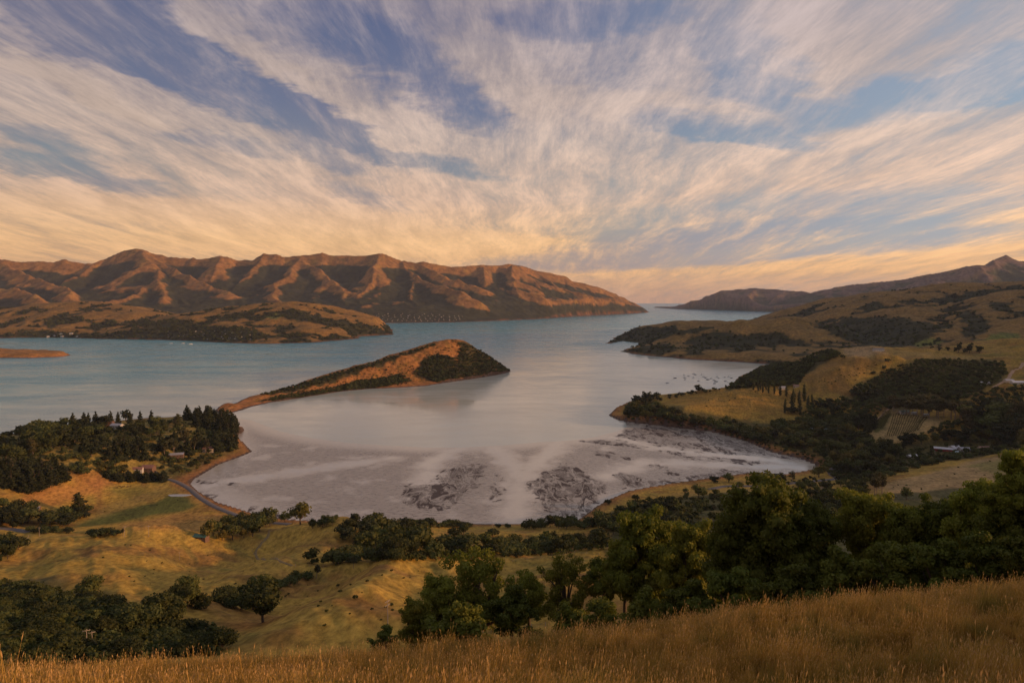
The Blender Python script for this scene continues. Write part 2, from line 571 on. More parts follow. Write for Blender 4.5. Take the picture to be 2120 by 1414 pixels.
# western headland across the cove
for p in ((0, 960, 38), (-200, 990, 40), (100, 940, 42), (60, 930, 40), (-100, 940, 30), (-300, 960, 20), (200, 920, 40), (300, 895, 36), (250, 880, 26), (380, 880, 30), (430, 872, 24), (150, 905, 26), (470, 880, 8),
          (400, 905, 22), (440, 915, 12), (470, 925, 6), (340, 925, 22), (250, 945, 28), (180, 955, 30), (130, 975, 30), (60, 1000, 30), (0, 1020, 32), (-150, 1040, 36), (200, 985, 18), (280, 975, 8), (330, 965, 8), (400, 950, 5), (440, 945, 4),
          (350, 995, 4), (250, 1005, 6), (160, 1020, 12), (100, 1040, 14), (0, 1060, 24), (-150, 1090, 30), (350, 1030, 4), (420, 1042, 4), (250, 1050, 4), (150, 1065, 8), (60, 1075, 14), (0, 1092, 20), (350, 1070, 5), (450, 1065, 5), (250, 1085, 7), (520, 1082, 6),
          (420, 1090, 8), (140, 1090, 14)):
    cz(*p)
CT = np.array(CTRL)


def lp(x, y):
    r = np.hypot(x, y) + 6.0
    return np.arctan2(x, y) * 1.0, np.log(r)


_u, _v = lp(CT[:, 0], CT[:, 1])
near_rbf = RBF(np.stack([_u, _v], 1), CT[:, 2], 'tps', 1e-4)
vv = np.linspace(VLOG[0], VLOG[1], NROW)
AZ, VV = np.meshgrid(POLAR_AZ, vv)
NX, NY = np.sin(AZ) * np.exp(VV), np.cos(AZ) * np.exp(VV)
NZ = near_rbf(*lp(NX, NY))
S_LAND = sdf(NX, NY, LAND)
_dist = np.hypot(NX, NY)
# sheep-worn folds and hummocks, bigger further down the hill
rel = smooth(40, 260, _dist) * smooth(2, 40, S_LAND)
NZ = NZ + rel * (1 + 0.9 * smooth(900, 1400, _dist)) * (6.5 * fbm(NX / 95, NY / 95, 4, 3) + 2.6 * fbm((NX + NY * 0.6) / 22, (NY - NX * 0.5) / 60, 3, 9) + 0.7 * fbm((NX + NY * 0.6) / 6, (NY - NX * 0.5) / 18, 2, 19)) * smooth(6, 40, NZ)
NZ = NZ + 0.16 * fbm(NX / 4.0, NY / 4.0, 3, 21) * smooth(3, 10, _dist)
bank = np.where(S_LAND > 0, np.minimum(0.35 + S_LAND * 0.12, 2.2), np.maximum(S_LAND * 0.08, -5.0))
NZ = np.where(S_LAND > 0, np.maximum(NZ, bank), bank)
near = Grid(0, 0, VLOG[0], VLOG[1], NZ, True)
# spurs and gullies running down from the brow
for line_, amp, wid in (([(640, 1192), (590, 1225), (520, 1285), (440, 1325)], -10.0, 20.0), ([(60, 1150), (180, 1128), (300, 1110), (380, 1114), (425, 1132)], 4.0, 42.0),
                        ([(690, 1095), (640, 1150), (560, 1195), (440, 1255), (380, 1300)], 7.0, 34.0), ([(950, 1165), (820, 1200), (720, 1260), (640, 1325)], 9.0, 34.0), ([(560, 1135), (480, 1150), (360, 1195), (240, 1240)], -6.0, 36.0),
                        ([(760, 1175), (700, 1215), (640, 1265)], -5.0, 14.0), ([(300, 1112), (250, 1150), (180, 1200)], 4.0, 26.0), ([(1220, 1160), (1180, 1200), (1150, 1240)], 5.0, 20.0), ([(840, 1180), (790, 1230), (760, 1290)], 4.0, 10.0),
                        ([(1560, 800), (1500, 830), (1440, 850)], 7.0, 60.0), ([(1780, 745), (1720, 790), (1690, 820)], 10.0, 60.0), ([(1860, 770), (1840, 820)], -9.0, 40.0), ([(1960, 760), (1930, 820)], 9.0, 45.0), ([(60, 990), (130, 960), (230, 930)], 6.0, 40.0)):
    X_, Y_, Z_ = hit([p[0] for p in line_], [p[1] for p in line_], near)
    P_ = [(a, b) for a, b in zip(X_, Y_) if not math.isnan(a)]
    if len(P_) > 1:
        NZ = np.where(S_LAND > 3, np.maximum(NZ + amp * np.exp(-(line_dist(NX, NY, P_) / wid) ** 2) * smooth(45, 110, _dist), 0.5), NZ)
near = Grid(0, 0, VLOG[0], VLOG[1], NZ, True)


# ------------------------------------------------------------------ colours of the ground cover (linear albedo)
STRAW = np.array([0.365, 0.243, 0.048])
OCHRE = np.array([0.258, 0.147, 0.039])
RUST = np.array([0.36, 0.155, 0.06])
GREEN = np.array([0.115, 0.125, 0.03])
BUSH = np.array([0.030, 0.034, 0.014])
BARE = np.array([0.34, 0.20, 0.11])
PALE = np.array([0.46, 0.34, 0.20])
MUDC = np.array([0.085, 0.062, 0.050])


def blend(c, mask, col):
    return c * (1 - mask[..., None]) + np.asarray(col) * mask[..., None]


def world_poly(pts, grid, **k):
    """plan polygon of a patch of ground outlined in the photograph"""
    X, Y, Z = hit([p[0] for p in pts], [p[1] for p in pts], grid, **k)
    return [(a, b) for a, b in zip(X, Y) if not math.isnan(a)]


def near_colours():
    n1 = fbm(NX / 60, NY / 60, 4, 31)
    n2 = fbm(NX / 14, NY / 14, 4, 41)
    c = np.empty(NX.shape + (3,))
    c[:] = STRAW
    c = blend(c, smooth(-0.05, 0.45, n1 + 0.4 * n2), OCHRE)
    gully = smooth(0.1, 0.6, fbm(NX / 90, NY / 90, 3, 77) * 0.9)
    c = blend(c, gully * 0.6, GREEN * 1.25)
    c = blend(c, smooth(0.15, 0.5, fbm((NX + NY * 0.6) / 20, (NY - NX * 0.5) / 70, 4, 123)) * 0.5, GREEN * 1.1)
    c = blend(c, smooth(0.2, 0.5, fbm((NX + NY * 0.6) / 26, (NY - NX * 0.5) / 80, 4, 143)) * 0.6, np.array([0.21, 0.105, 0.04]))

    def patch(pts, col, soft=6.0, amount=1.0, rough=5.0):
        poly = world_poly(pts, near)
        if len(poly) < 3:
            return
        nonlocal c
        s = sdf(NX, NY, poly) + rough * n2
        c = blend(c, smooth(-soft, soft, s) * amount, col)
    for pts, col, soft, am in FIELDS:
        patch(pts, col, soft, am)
    c = c * (1 - 0.22 * smooth(900, 1300, _dist) * smooth(150, 500, NX))[..., None]  # right valley darkened: its evening shade deepened in the albedo
    # thin rusty strip above the shore, dark stones below it
    sh = smooth(26, 6, S_LAND) * smooth(0.5, 3, S_LAND) * (NX < 2500)
    c = blend(c, sh * 0.7, RUST * 0.8)
    c = blend(c, smooth(4.5, 1.5, S_LAND), MUDC)
    # low foreground slope: dry straw
    fg = smooth(60, 36, _dist)
    c = blend(c, fg, np.array([0.20, 0.10, 0.022]))
    return c


FIELDS = [
    ([(180, 1075), (250, 1055), (320, 1040), (360, 1022), (395, 1030), (405, 1048), (380, 1060), (300, 1070), (230, 1085), (150, 1092)], GREEN * 0.95, 6, 1.0),
    ([(130, 1085), (240, 1040), (330, 1010), (380, 1010), (360, 1020), (300, 1040), (200, 1075)], (0.30, 0.22, 0.06), 8, 0.5),
    ([(250, 1085), (380, 1062), (470, 1068), (480, 1085), (400, 1100), (280, 1098)], (0.36, 0.19, 0.06), 8, 0.6),
    ([(130, 970), (210, 975), (250, 1000), (200, 1020), (110, 1050), (40, 1040), (60, 1020), (150, 1000)], RUST * 0.85, 6, 0.55),
    ([(270, 900), (360, 895), (445, 905), (440, 922), (380, 920), (300, 910)], (0.22, 0.17, 0.045), 5, 0.7),
    ([(1380, 825), (1560, 800), (1650, 812), (1640, 850), (1560, 855), (1500, 856), (1440, 850)], (0.33, 0.205, 0.045), 10, 0.8),
    ([(1650, 760), (1760, 742), (1840, 745), (1760, 790), (1760, 820), (1680, 815), (1660, 790)], (0.26, 0.160, 0.045), 10, 0.8),
    ([(1740, 728), (1830, 722), (2030, 735), (2020, 745), (1900, 742), (1760, 742)], (0.27, 0.21, 0.075), 10, 0.6),
    ([(1740, 722), (1830, 720), (1835, 735), (1760, 738)], (0.40, 0.29, 0.16), 8, 0.7),
    ([(1790, 895), (1830, 850), (1870, 850), (1960, 870), (1960, 880), (1890, 905), (1830, 925)], (0.34, 0.255, 0.11), 8, 0.9),
    ([(1800, 890), (1830, 855), (1848, 853), (1832, 890), (1815, 897)], GREEN * 0.7, 4, 0.9),
    ([(1820, 1005), (1900, 985), (2030, 950), (2090, 940), (2110, 960), (2060, 1030), (1930, 1040), (1840, 1025)], (0.34, 0.24, 0.11), 10, 0.9),
    ([(2000, 965), (2080, 945), (2110, 955), (2090, 985)], GREEN * 1.3, 6, 0.6),
    ([(1380, 1025), (1480, 1010), (1600, 1012), (1650, 1025), (1560, 1045), (1400, 1060)], (0.27, 0.20, 0.06), 8, 0.6),
    ([(1870, 935), (1900, 930), (1925, 940), (1900, 955)], GREEN * 1.4, 5, 0.6),
    ([(1640, 890), (1670, 880), (1690, 885), (1660, 900)], (0.40, 0.24, 0.13), 4, 0.8),
    ([(1700, 878), (1740, 875), (1745, 890), (1715, 890)], (0.36, 0.22, 0.12), 4, 0.8),
    # ground under the woods
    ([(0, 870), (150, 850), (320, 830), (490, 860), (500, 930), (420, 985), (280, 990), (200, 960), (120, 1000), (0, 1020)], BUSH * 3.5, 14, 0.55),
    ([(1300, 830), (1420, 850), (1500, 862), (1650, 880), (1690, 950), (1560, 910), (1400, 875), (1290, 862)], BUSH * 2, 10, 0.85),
    ([(1660, 890), (1850, 920), (2110, 870), (2120, 930), (1900, 960), (1780, 1000), (1700, 960)], BUSH * 2, 12, 0.85),
    ([(1780, 790), (1900, 745), (2060, 745), (2090, 790), (1990, 830), (1850, 850), (1740, 840)], BUSH * 2.2, 12, 0.8),
    ([(1500, 812), (1560, 770), (1700, 722), (1740, 735), (1680, 770), (1640, 800), (1560, 802)], BUSH * 2, 10, 0.85),
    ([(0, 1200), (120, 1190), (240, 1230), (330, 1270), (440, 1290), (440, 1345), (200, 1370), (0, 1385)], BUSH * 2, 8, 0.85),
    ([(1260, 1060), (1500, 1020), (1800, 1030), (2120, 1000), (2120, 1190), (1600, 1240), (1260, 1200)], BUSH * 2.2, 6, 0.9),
]

# ------------------------------------------------------------------ ridge-and-spur height fields for the far land
def ridge_field(X, Y, ridges, k=22.0):
    """smooth union of crest lines; each crest is (points (x,y,z), slope, spread)"""
    acc = None
    for pts, slope, spread in ridges:
        rounded = spread < 0
        spread = abs(spread)
        best = np.full(X.shape, -1e9)
        for a, b in zip(pts[:-1], pts[1:]):
            d, t = seg_dist(X, Y, a, b)
            zc = np.maximum(a[2] + (b[2] - a[2]) * t, 2.0)
            # steep near the crest, easing out towards the foot
            q = d * slope / np.maximum(zc, spread)
            h = zc * (np.exp(-0.62 * q * q) if rounded else np.exp(-q))
            best = np.maximum(best, h)
        acc = best if acc is None else np.maximum(acc, best) + k * np.log1p(np.exp(-np.abs(acc - best) / k))
    return acc


def rp(pts):
    return [at_range(*p) for p in pts]


def land_field(bx, ny, nx, ridges, coast, k, amp, scale, seed, shore=160.0, gul=1.0, pin=0.0):
    x0, x1, y0, y1 = bx
    X, Y = np.meshgrid(np.linspace(x0, x1, nx), np.linspace(y0, y1, ny))
    away = 0.25 + 0.75 * smooth(60, 1.0 * scale, line_dist(X, Y, ridges[0][0]))
    wx = X + away * scale * 0.22 * fbm(X / scale, Y / scale, 3, seed + 5)
    wy = Y + away * scale * 0.22 * fbm(X / scale, Y / scale, 3, seed + 6)
    H = ridge_field(wx, wy, ridges, k)
    S = sdf(X, Y, coast) + 0.1 * scale * fbm(X / (scale * 0.5), Y / (scale * 0.5), 4, seed + 8)
    rid = fbm(wx / scale, wy / scale, 5, seed, 0.52, True)
    H2 = H + away * amp * gul * (rid - 0.25) * smooth(0.0, amp * 3.0, H) + amp * 0.35 * fbm(X / (scale * 0.4), Y / (scale * 0.4), 4, seed + 3) * smooth(0, amp * 4, H)
    if callable(shore):
        shore = shore(X, Y)
    H2 = H2 + away * amp * 0.30 * (fbm(wx / (scale * 0.30), wy / (scale * 0.30), 4, seed + 13, 0.55, True) - 0.2) * smooth(0.0, amp * 3.0, H)
    # the main crest keeps its surveyed heights
    if pin > 0:
        cp = []
        for a, b in zip(ridges[0][0][:-1], ridges[0][0][1:]):
            n = max(1, int(math.hypot(b[0] - a[0], b[1] - a[1]) / (pin * 0.4)))
            cp += [tuple(a[j] + (b[j] - a[j]) * i / n for j in range(3)) for i in range(n)]
        cp = np.array(cp)
        G = Grid(x0, x1, y0, y1, H2)
        dl = cp[:, 2] - G(cp[:, 0], cp[:, 1])
        num, den, mx = np.zeros(X.shape), np.full(X.shape, 1e-9), np.zeros(X.shape)
        for (cx, cy, _), d_ in zip(cp, dl):
            w_ = np.exp(-((X - cx) ** 2 + (Y - cy) ** 2) / pin ** 2)
            num += w_ * d_
            den += w_
            np.maximum(mx, w_, out=mx)
        H2 = H2 + num / den * mx
    Z = np.where(S > 0, np.maximum(H2, 4.0) * smooth(-np.asarray(shore) * 0.15, shore, S) + np.minimum(S * 0.05, 2), np.maximum(S * 0.1, -8.0))
    return X, Y, Z, S


def curvature(Z, r):
    """hollows positive, spurs negative (box-blurred height minus height)"""
    P = np.pad(Z, r, mode='edge')
    C = np.cumsum(np.cumsum(P, 0), 1)
    C = np.pad(C, ((1, 0), (1, 0)))
    w = 2 * r + 1
    B = (C[w:, w:] - C[:-w, w:] - C[w:, :-w] + C[:-w, :-w]) / (w * w)
    return B - Z


def far_colours(X, Y, Z, S, hollow, seed, sc, straw=OCHRE, bush=BUSH, bias=0.0, hs=12.0, cliff=True, low=0.0):
    n1 = fbm(X / sc, Y / sc, 5, seed)
    n2 = fbm(X / (sc * 0.22), Y / (sc * 0.22), 4, seed + 4)
    c = np.empty(X.shape + (3,))
    c[:] = straw
    c = blend(c, smooth(0.0, 0.5, n2) * 0.4, STRAW * 0.8)
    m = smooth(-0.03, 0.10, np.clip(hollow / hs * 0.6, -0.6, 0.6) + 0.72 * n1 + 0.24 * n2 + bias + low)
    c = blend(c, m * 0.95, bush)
    if cliff:
        c = blend(c, smooth(30, 8, S) * smooth(-0.3, 0.2, n2) * 0.8, RUST * 0.62)
        c = blend(c, smooth(7, 2, S), MUDC)
    return c, m


# ---- the high range beyond the harbour
SKY_L = [(-700, 590, 7200), (-300, 560, 7200), (-120, 545, 7300), (0, 538, 7400), (30, 543, 7450), (60, 544, 7500), (85, 541, 7520), (110, 544, 7560), (132, 539, 7600), (150, 543, 7620), (175, 546, 7680), (196, 546, 7700), (215, 539, 7800), (240, 527, 7850), (260, 519, 7900),
         (282, 517, 7900), (298, 518, 7900), (318, 526, 7930), (345, 532, 7950), (392, 537, 8000), (400, 534, 8000), (408, 538, 8000), (440, 535, 8000), (458, 531, 8000), (474, 534, 8020), (490, 540, 8050), (525, 538, 8080), (546, 526, 8100), (560, 528, 8100),
         (575, 528, 8100), (588, 533, 8130), (612, 531, 8150), (640, 528, 8180), (668, 524, 8200), (682, 529, 8200), (720, 531, 8200), (760, 529, 8200), (784, 527, 8200), (800, 528, 8240), (815, 534, 8270), (832, 541, 8300), (860, 545, 8330), (875, 543, 8350), (900, 548, 8420), (930, 553, 8500), (965, 553, 8600),
         (1000, 549, 8750), (1030, 551, 8900), (1060, 548, 9050), (1085, 553, 9200), (1110, 561, 9350), (1150, 569, 9550), (1172, 573, 9700), (1185, 583, 9800), (1210, 589, 9950), (1240, 596, 10150), (1265, 606, 10350), (1290, 617, 10600), (1315, 629, 10850), (1333, 638, 11000)]
SPURS_L = [
    [(0, 545, 7350), (60, 575, 7000), (110, 592, 6700), (140, 605, 6400), (150, 625, 6100)],
    [(-120, 550, 7200), (-60, 590, 6700), (40, 605, 6300), (90, 622, 6000)],
    [(190, 550, 7650), (170, 575, 7300), (110, 600, 6900)],
    [(295, 522, 7850), (305, 548, 7500), (325, 575, 7200), (350, 600, 6900), (330, 625, 6500)],
    [(300, 530, 7850), (400, 580, 7300), (470, 610, 6900)],
    [(460, 535, 7950), (455, 560, 7600), (430, 590, 7300), (440, 620, 6800)],
    [(545, 530, 8050), (520, 560, 7700), (500, 590, 7350)],
    [(620, 535, 8100), (600, 562, 7700), (570, 590, 7300), (560, 615, 6900), (620, 640, 6500)],
    [(625, 540, 8050), (680, 575, 7600), (720, 605, 7200), (715, 635, 6700)],
    [(785, 532, 8150), (770, 562, 7700), (765, 595, 7300), (745, 625, 6900), (740, 645, 6500)],
    [(835, 545, 8250), (850, 570, 7900), (900, 590, 7500), (960, 608, 7100), (1030, 622, 6900), (1090, 632, 6800)],
    [(870, 548, 8300), (930, 580, 7900), (980, 592, 7700)],
    [(850, 575, 7900), (850, 610, 7300), (860, 635, 6800)],
    [(1060, 552, 8850), (1060, 580, 8400), (1075, 605, 8000), (1150, 622, 7900)],
    [(1000, 553, 8650), (1010, 580, 8200)],
    [(1110, 565, 9300), (1150, 590, 9000), (1220, 615, 9000), (1255, 634, 9200)],
    [(1210, 592, 9900), (1235, 612, 9700), (1265, 632, 9700)],
    [(1172, 578, 9650), (1180, 605, 9200), (1200, 630, 9000)],
    [(300, 600, 6900), (250, 625, 6400), (200, 632, 6000)],
]
COAST_L = level_poly([(-900, 690), (-300, 680), (200, 676), (600, 672), (740, 670), (810, 669), (890, 668), (960, 667), (1060, 663), (1110, 661), (1180, 656), (1240, 653), (1300, 650), (1343, 647), (1338, 641), (1325, 636)]) + [(3000, 16000), (-9000, 16000), (-9000, 6000)]
RX, RY, RZ, RS = land_field((-7600, 2300, 4300, 11500), 420, 760, [(rp(SKY_L), 0.95, 100)] + [(rp(s), 0.72, 150) for s in SPURS_L], COAST_L, 12.0, 50.0, 520.0, 101, lambda X, Y: 90 + 420 * smooth(700, -300, X), 1.0, 170.0)

# ---- the low hills with the village, nearer on that side
CREST_T = [
    [(-400, 655, 4700), (-100, 640, 4700), (60, 640, 4700), (120, 628, 4700), (175, 625, 4700), (230, 632, 4650), (290, 645, 4500), (310, 655, 4400)],
    [(-200, 668, 4200), (0, 672, 4200), (120, 655, 4300), (200, 650, 4400)],
    [(330, 664, 4300), (400, 650, 4350), (480, 638, 4400), (560, 630, 4450), (600, 628, 4450), (640, 633, 4500), (690, 648, 4500), (750, 662, 4450), (800, 678, 4350)],
    [(480, 640, 4380), (500, 660, 4050), (520, 685, 3700)],
    [(590, 632, 4400), (600, 660, 4000), (640, 680, 3750), (700, 690, 3800)],
    [(400, 652, 4300), (330, 670, 4000), (300, 685, 3800)],
    [(175, 628, 4650), (150, 660, 4300), (130, 680, 4000)],
]
COAST_T = level_poly([(-900, 712), (-300, 705), (0, 700), (100, 699), (230, 702), (300, 703), (400, 706), (490, 711), (560, 712), (650, 709), (738, 702), (742, 697), (812, 693), (806, 688), (815, 684), (780, 676), (720, 668)]) + [(-1500, 6500), (-6000, 6500), (-6500, 3300)]
TX, TY, TZ, TS = land_field((-4300, -500, 3150, 5700), 380, 560, [(rp(c), 0.42, -60) for c in CREST_T], COAST_T, 7.0, 14.0, 280.0, 211, 120.0)

# ---- low spit at the left of the harbour
SPIT = level_poly([(-500, 752), (-200, 748), (0, 741), (60, 741), (120, 739), (147, 736), (140, 732), (60, 729), (-100, 727), (-500, 724)])
PX, PY = np.meshgrid(np.linspace(-3600, -1500, 260), np.linspace(2150, 2900, 120))
PS = sdf(PX, PY, SPIT) + 4 * fbm(PX / 30, PY / 30, 3, 5)
PZ = np.where(PS > 0, 14 * smooth(0, 28, PS) * (1 + 0.3 * fbm(PX / 60, PY / 60, 3, 8)) + 60 * smooth(-1960, -2350, PX) * smooth(0, 120, PS), np.maximum(PS * 0.15, -5))

# ---- the peninsula in the middle of the harbour
ONA_FRONT = [(448, 853), (470, 857), (490, 852), (520, 842), (560, 833), (620, 824), (700, 811), (760, 805), (820, 803), (880, 799), (912, 794), (960, 787), (1000, 781), (1040, 774), (1057, 769)]
ONA_BACK = [(1050, 764), (1000, 760), (900, 757), (800, 768), (700, 782), (600, 803), (540, 820), (480, 838), (445, 849)]
ONA = level_poly(ONA_FRONT + ONA_BACK)
ONA_CREST = [(452, 846, 1352), (472, 834, 1380), (500, 837, 1410), (540, 819, 1478), (572, 806, 1520), (640, 792, 1620), (700, 776, 1690), (760, 756, 1760), (830, 735, 1835), (880, 720, 1890), (928, 705, 1935), (946, 704, 1945),
             (972, 713, 1965), (1002, 733, 2000), (1030, 751, 2035), (1050, 765, 2055)]
_c = [at_range(*p) for p in ONA_CREST]
_pts = [(x, y, 0.5) for x, y in ONA] + _c
for (px_, py_, d_) in ((700, 797, 1652), (780, 787, 1728), (850, 770, 1790), (900, 760, 1830), (820, 785, 1750), (940, 745, 1880), (980, 750, 1945), (870, 786, 1780), (620, 812, 1560)):
    _pts.append(at_range(px_, py_, d_))
_pts = np.array(_pts)
ona_rbf = RBF(_pts[:, :2] / 100.0, _pts[:, 2], 'lin', 0.001)
OX, OY = np.meshgrid(np.linspace(-640, 60, 420), np.linspace(1280, 2180, 440))
OS = sdf(OX, OY, ONA) + 3.0 * fbm(OX / 22, OY / 22, 3, 71)
OZ = ona_rbf(OX / 100, OY / 100) + smooth(5, 40, OS) * (6.5 * fbm(OX / 70, OY / 70, 4, 72) + 2.0 * fbm(OX / 18, OY / 18, 3, 73))
OZ = np.where(OS > 0, np.maximum(OZ, np.minimum(0.3 + OS * 0.25, 2.5)), np.maximum(OS * 0.15, -4))
ona = Grid(-640, 60, 1280, 2180, OZ)

# ---- hills on the right shore
CREST_W = [
    None,
    [(1262, 708, 3850), (1290, 690, 3920), (1330, 676, 3980), (1400, 665, 4020), (1480, 664, 4050), (1530, 668, 4050), (1600, 662, 4200), (1650, 652, 4350), (1700, 632, 4450), (1760, 613, 4500), (1850, 602, 4450),
     (1900, 600, 4400), (1980, 585, 4300), (2040, 588, 4200), (2120, 583, 4100), (2300, 560, 4000), (2700, 540, 3900)],
    [(1292, 726, 3050), (1340, 711, 3100), (1420, 687, 3120), (1500, 673, 3120), (1560, 667, 3120), (1635, 664, 3080), (1690, 676, 3000), (1740, 696, 2930), (1790, 722, 2850)],
    [(2300, 600, 3700), (2120, 605, 3700), (2000, 630, 3650), (1930, 640, 3620), (1870, 643, 3600), (1800, 652, 3700), (1740, 660, 3850)],
    [(2120, 610, 3450), (2060, 650, 3050), (2010, 670, 2800), (1960, 690, 2600)],
    [(2500, 610, 3000), (2300, 640, 2800), (2140, 665, 2650), (2060, 690, 2500), (2020, 708, 2350)],
    [(1900, 645, 3380), (1930, 670, 3050), (1920, 695, 2800)],
    [(1980, 590, 4250), (1850, 620, 4000), (1760, 640, 3900)],
]
COAST_W = level_poly([(1260, 711), (1290, 705), (1330, 712), (1310, 720), (1287, 728), (1310, 733), (1360, 738), (1430, 744), (1500, 748), (1567, 752), (1620, 756), (1800, 762)]) + [(2600, 1600), (3600, 800), (8000, 700), (8000, 7000), (2200, 6500)] + level_poly([(1700, 652), (1620, 655), (1480, 660), (1330, 676), (1270, 700)])
WX, WY, WZ, WS = land_field((450, 6600, 900, 5300), 500, 660, [(rp(c), 0.56, -70) for c in CREST_W[1:]] + [([(3800, 4400, 600), (4000, 3500, 800), (4050, 2600, 850), (3950, 1800, 800), (3950, 1000, 650)], 1.0, 60)], COAST_W, 7.0, 24.0, 300.0, 307, 110.0, 1.0, 70.0)

# ---- the far range at the harbour mouth
SKY_F = [(1356, 622, 14200), (1372, 615, 14000), (1400, 612, 13800), (1450, 607, 13400), (1500, 602, 13000), (1565, 597, 12600), (1620, 601, 12200), (1680, 606, 11800), (1720, 598, 11500), (1760, 590, 11300), (1850, 582, 11000),
         (1900, 573, 10800), (1960, 562, 10500), (2000, 553, 10300), (2050, 549, 10100), (2082, 529, 9900), (2112, 541, 9800), (2200, 555, 9500), (2500, 560, 9000), (2900, 560, 9000)]
SPUR_F = [[(1565, 600, 12500), (1530, 620, 11900), (1480, 634, 11700)], [(1720, 600, 11400), (1700, 625, 10800), (1690, 640, 10300)], [(1850, 585, 10900), (1800, 610, 10300), (1760, 635, 9900)],
          [(2082, 532, 9800), (1980, 575, 9300), (1900, 605, 9000)], [(1960, 565, 10400), (1900, 595, 9900), (1840, 620, 9500)], [(1620, 604, 12100), (1600, 630, 11500)], [(1450, 609, 13300), (1430, 630, 12800)]]
COAST_F = level_poly([(1352, 637), (1400, 640), (1480, 642), (1560, 645), (1640, 648), (1750, 653), (1900, 660)]) + [(11000, 7000), (12000, 18000), (3500, 18000)]
FX, FY, FZ, FS = land_field((2000, 11000, 6800, 16500), 330, 420, [(rp(SKY_F), 0.6, 120)] + [(rp(s), 0.5, 120) for s in SPUR_F], COAST_F, 10.0, 95.0, 700.0, 401, 70.0, 0.9, 130.0)

# ------------------------------------------------------------------ build the land
LAND_NEAR = land_mat('dry_pasture', 0.35, 0.03, 0.35, 0.6, (20, 0.45))
LAND_MID = land_mat('hill_pasture', 0.09, 0.012, 0.5, 2.5)
LAND_FAR = land_mat('far_hillside', 0.02, 0.004, 0.7, 12.0)

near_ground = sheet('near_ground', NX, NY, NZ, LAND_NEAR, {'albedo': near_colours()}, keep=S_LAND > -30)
ONA_BUSH = [[(855, 775), (880, 745), (905, 735), (945, 745), (955, 720), (935, 706), (990, 725), (1055, 768), (1000, 778), (930, 786), (905, 792), (880, 782)],
            [(700, 803), (740, 790), (790, 785), (830, 775), (850, 790), (800, 800), (730, 808)], [(600, 822), (660, 812), (700, 808), (680, 815), (620, 823)],
            [(540, 818), (640, 790), (760, 754), (850, 727), (900, 712), (900, 716), (850, 734), (760, 763), (650, 800), (560, 818)],
            [(540, 832), (580, 820), (640, 812), (690, 803), (730, 806), (660, 817), (580, 829)]]
ona_bush_w = [world_poly(p, ona, dmin=1200, dmax=2300) for p in ONA_BUSH]
on1 = fbm(OX / 28, OY / 28, 4, 61)
oc = np.empty(OX.shape + (3,))
oc[:] = (0.31, 0.145, 0.045)
oc = blend(oc, smooth(0.0, 0.5, on1), OCHRE * 0.85)
oc = blend(oc, smooth(30, 10, OS) * smooth(-0.4, 0.2, on1) * 0.8, RUST * 0.85)
ona_mask = np.zeros(OX.shape)
for p in ona_bush_w:
    if len(p) > 2:
        ona_mask = np.maximum(ona_mask, smooth(-6, 6, sdf(OX, OY, p) + 14 * on1))
oc = blend(oc, ona_mask * 0.9, BUSH * 1.4)
oc = blend(oc, smooth(6, 2, OS), MUDC)
sheet('peninsula', OX, OY, OZ, LAND_MID, {'albedo': oc}, keep=OS > -12)

def outlined(polys, X, Y, grid, soft, rough, seed):
    m = np.zeros(X.shape)
    nz = fbm(X / 55, Y / 55, 4, seed)
    for p in polys:
        w = world_poly(p, grid, dmin=1900, dmax=6200)
        if len(w) > 2:
            m = np.maximum(m, smooth(-soft, soft, sdf(X, Y, w) + rough * nz))
    return m


W_BUSH = [[(1262, 709), (1290, 691), (1330, 678), (1400, 673), (1470, 682), (1430, 690), (1390, 698), (1340, 711), (1300, 712)], [(1287, 728), (1330, 716), (1390, 712), (1420, 722), (1370, 738)],
          [(1420, 735), (1430, 705), (1455, 688), (1500, 684), (1520, 700), (1480, 715), (1450, 735)], [(1500, 715), (1530, 698), (1570, 705), (1560, 725), (1520, 735)], [(1590, 712), (1600, 702), (1612, 712), (1605, 722)],
          [(1640, 735), (1690, 722), (1660, 745)], [(1690, 672), (1740, 660), (1800, 655), (1870, 660), (1960, 668), (1975, 682), (1930, 690), (1930, 712), (1840, 722), (1770, 708), (1720, 690)],
          [(1985, 648), (2010, 640), (2050, 668), (2035, 690), (2010, 703), (1990, 680)], [(1760, 640), (1800, 628), (1830, 630), (1800, 645)], [(1860, 625), (1920, 622), (1960, 615), (1950, 628), (1880, 632)], [(2040, 628), (2090, 630), (2110, 655), (2070, 650)],
          [(1960, 622), (2040, 600), (2120, 588), (2120, 594), (2050, 608), (1980, 628)]]
T_BUSH = [[(560, 650), (600, 640), (690, 662), (790, 682), (800, 690), (740, 690), (660, 672), (600, 662)], [(220, 702), (240, 690), (320, 680), (430, 676), (530, 682), (570, 700), (480, 708), (330, 702)], [(450, 660), (520, 645), (540, 642), (530, 655), (470, 668)],
          [(0, 695), (60, 680), (150, 690), (230, 690), (220, 700), (60, 698)], [(180, 668), (230, 660), (260, 672), (200, 680)], [(260, 668), (330, 665), (400, 668), (420, 678), (300, 685)], [(90, 660), (140, 650), (140, 668), (100, 675)]]
w_grid = Grid(450, 6600, 900, 5300, WZ)
wc, w_mask = far_colours(WX, WY, WZ, WS, curvature(WZ, 16), 55, 200.0, np.array([0.205, 0.132, 0.042]), BUSH * 1.0, -0.14, 14.0)
wo_ = outlined(W_BUSH, WX, WY, w_grid, 10, 55, 56)
w_mask = np.maximum(w_mask, wo_)
wc = blend(wc, wo_ * 0.95, BUSH * 1.2)
wc = blend(wc, outlined([[(1890, 712), (1930, 700), (1950, 708), (1900, 722)], [(2020, 705), (2060, 692), (2110, 690), (2110, 705), (2040, 715)]], WX, WY, w_grid, 8, 10, 57), GREEN * 1.2)
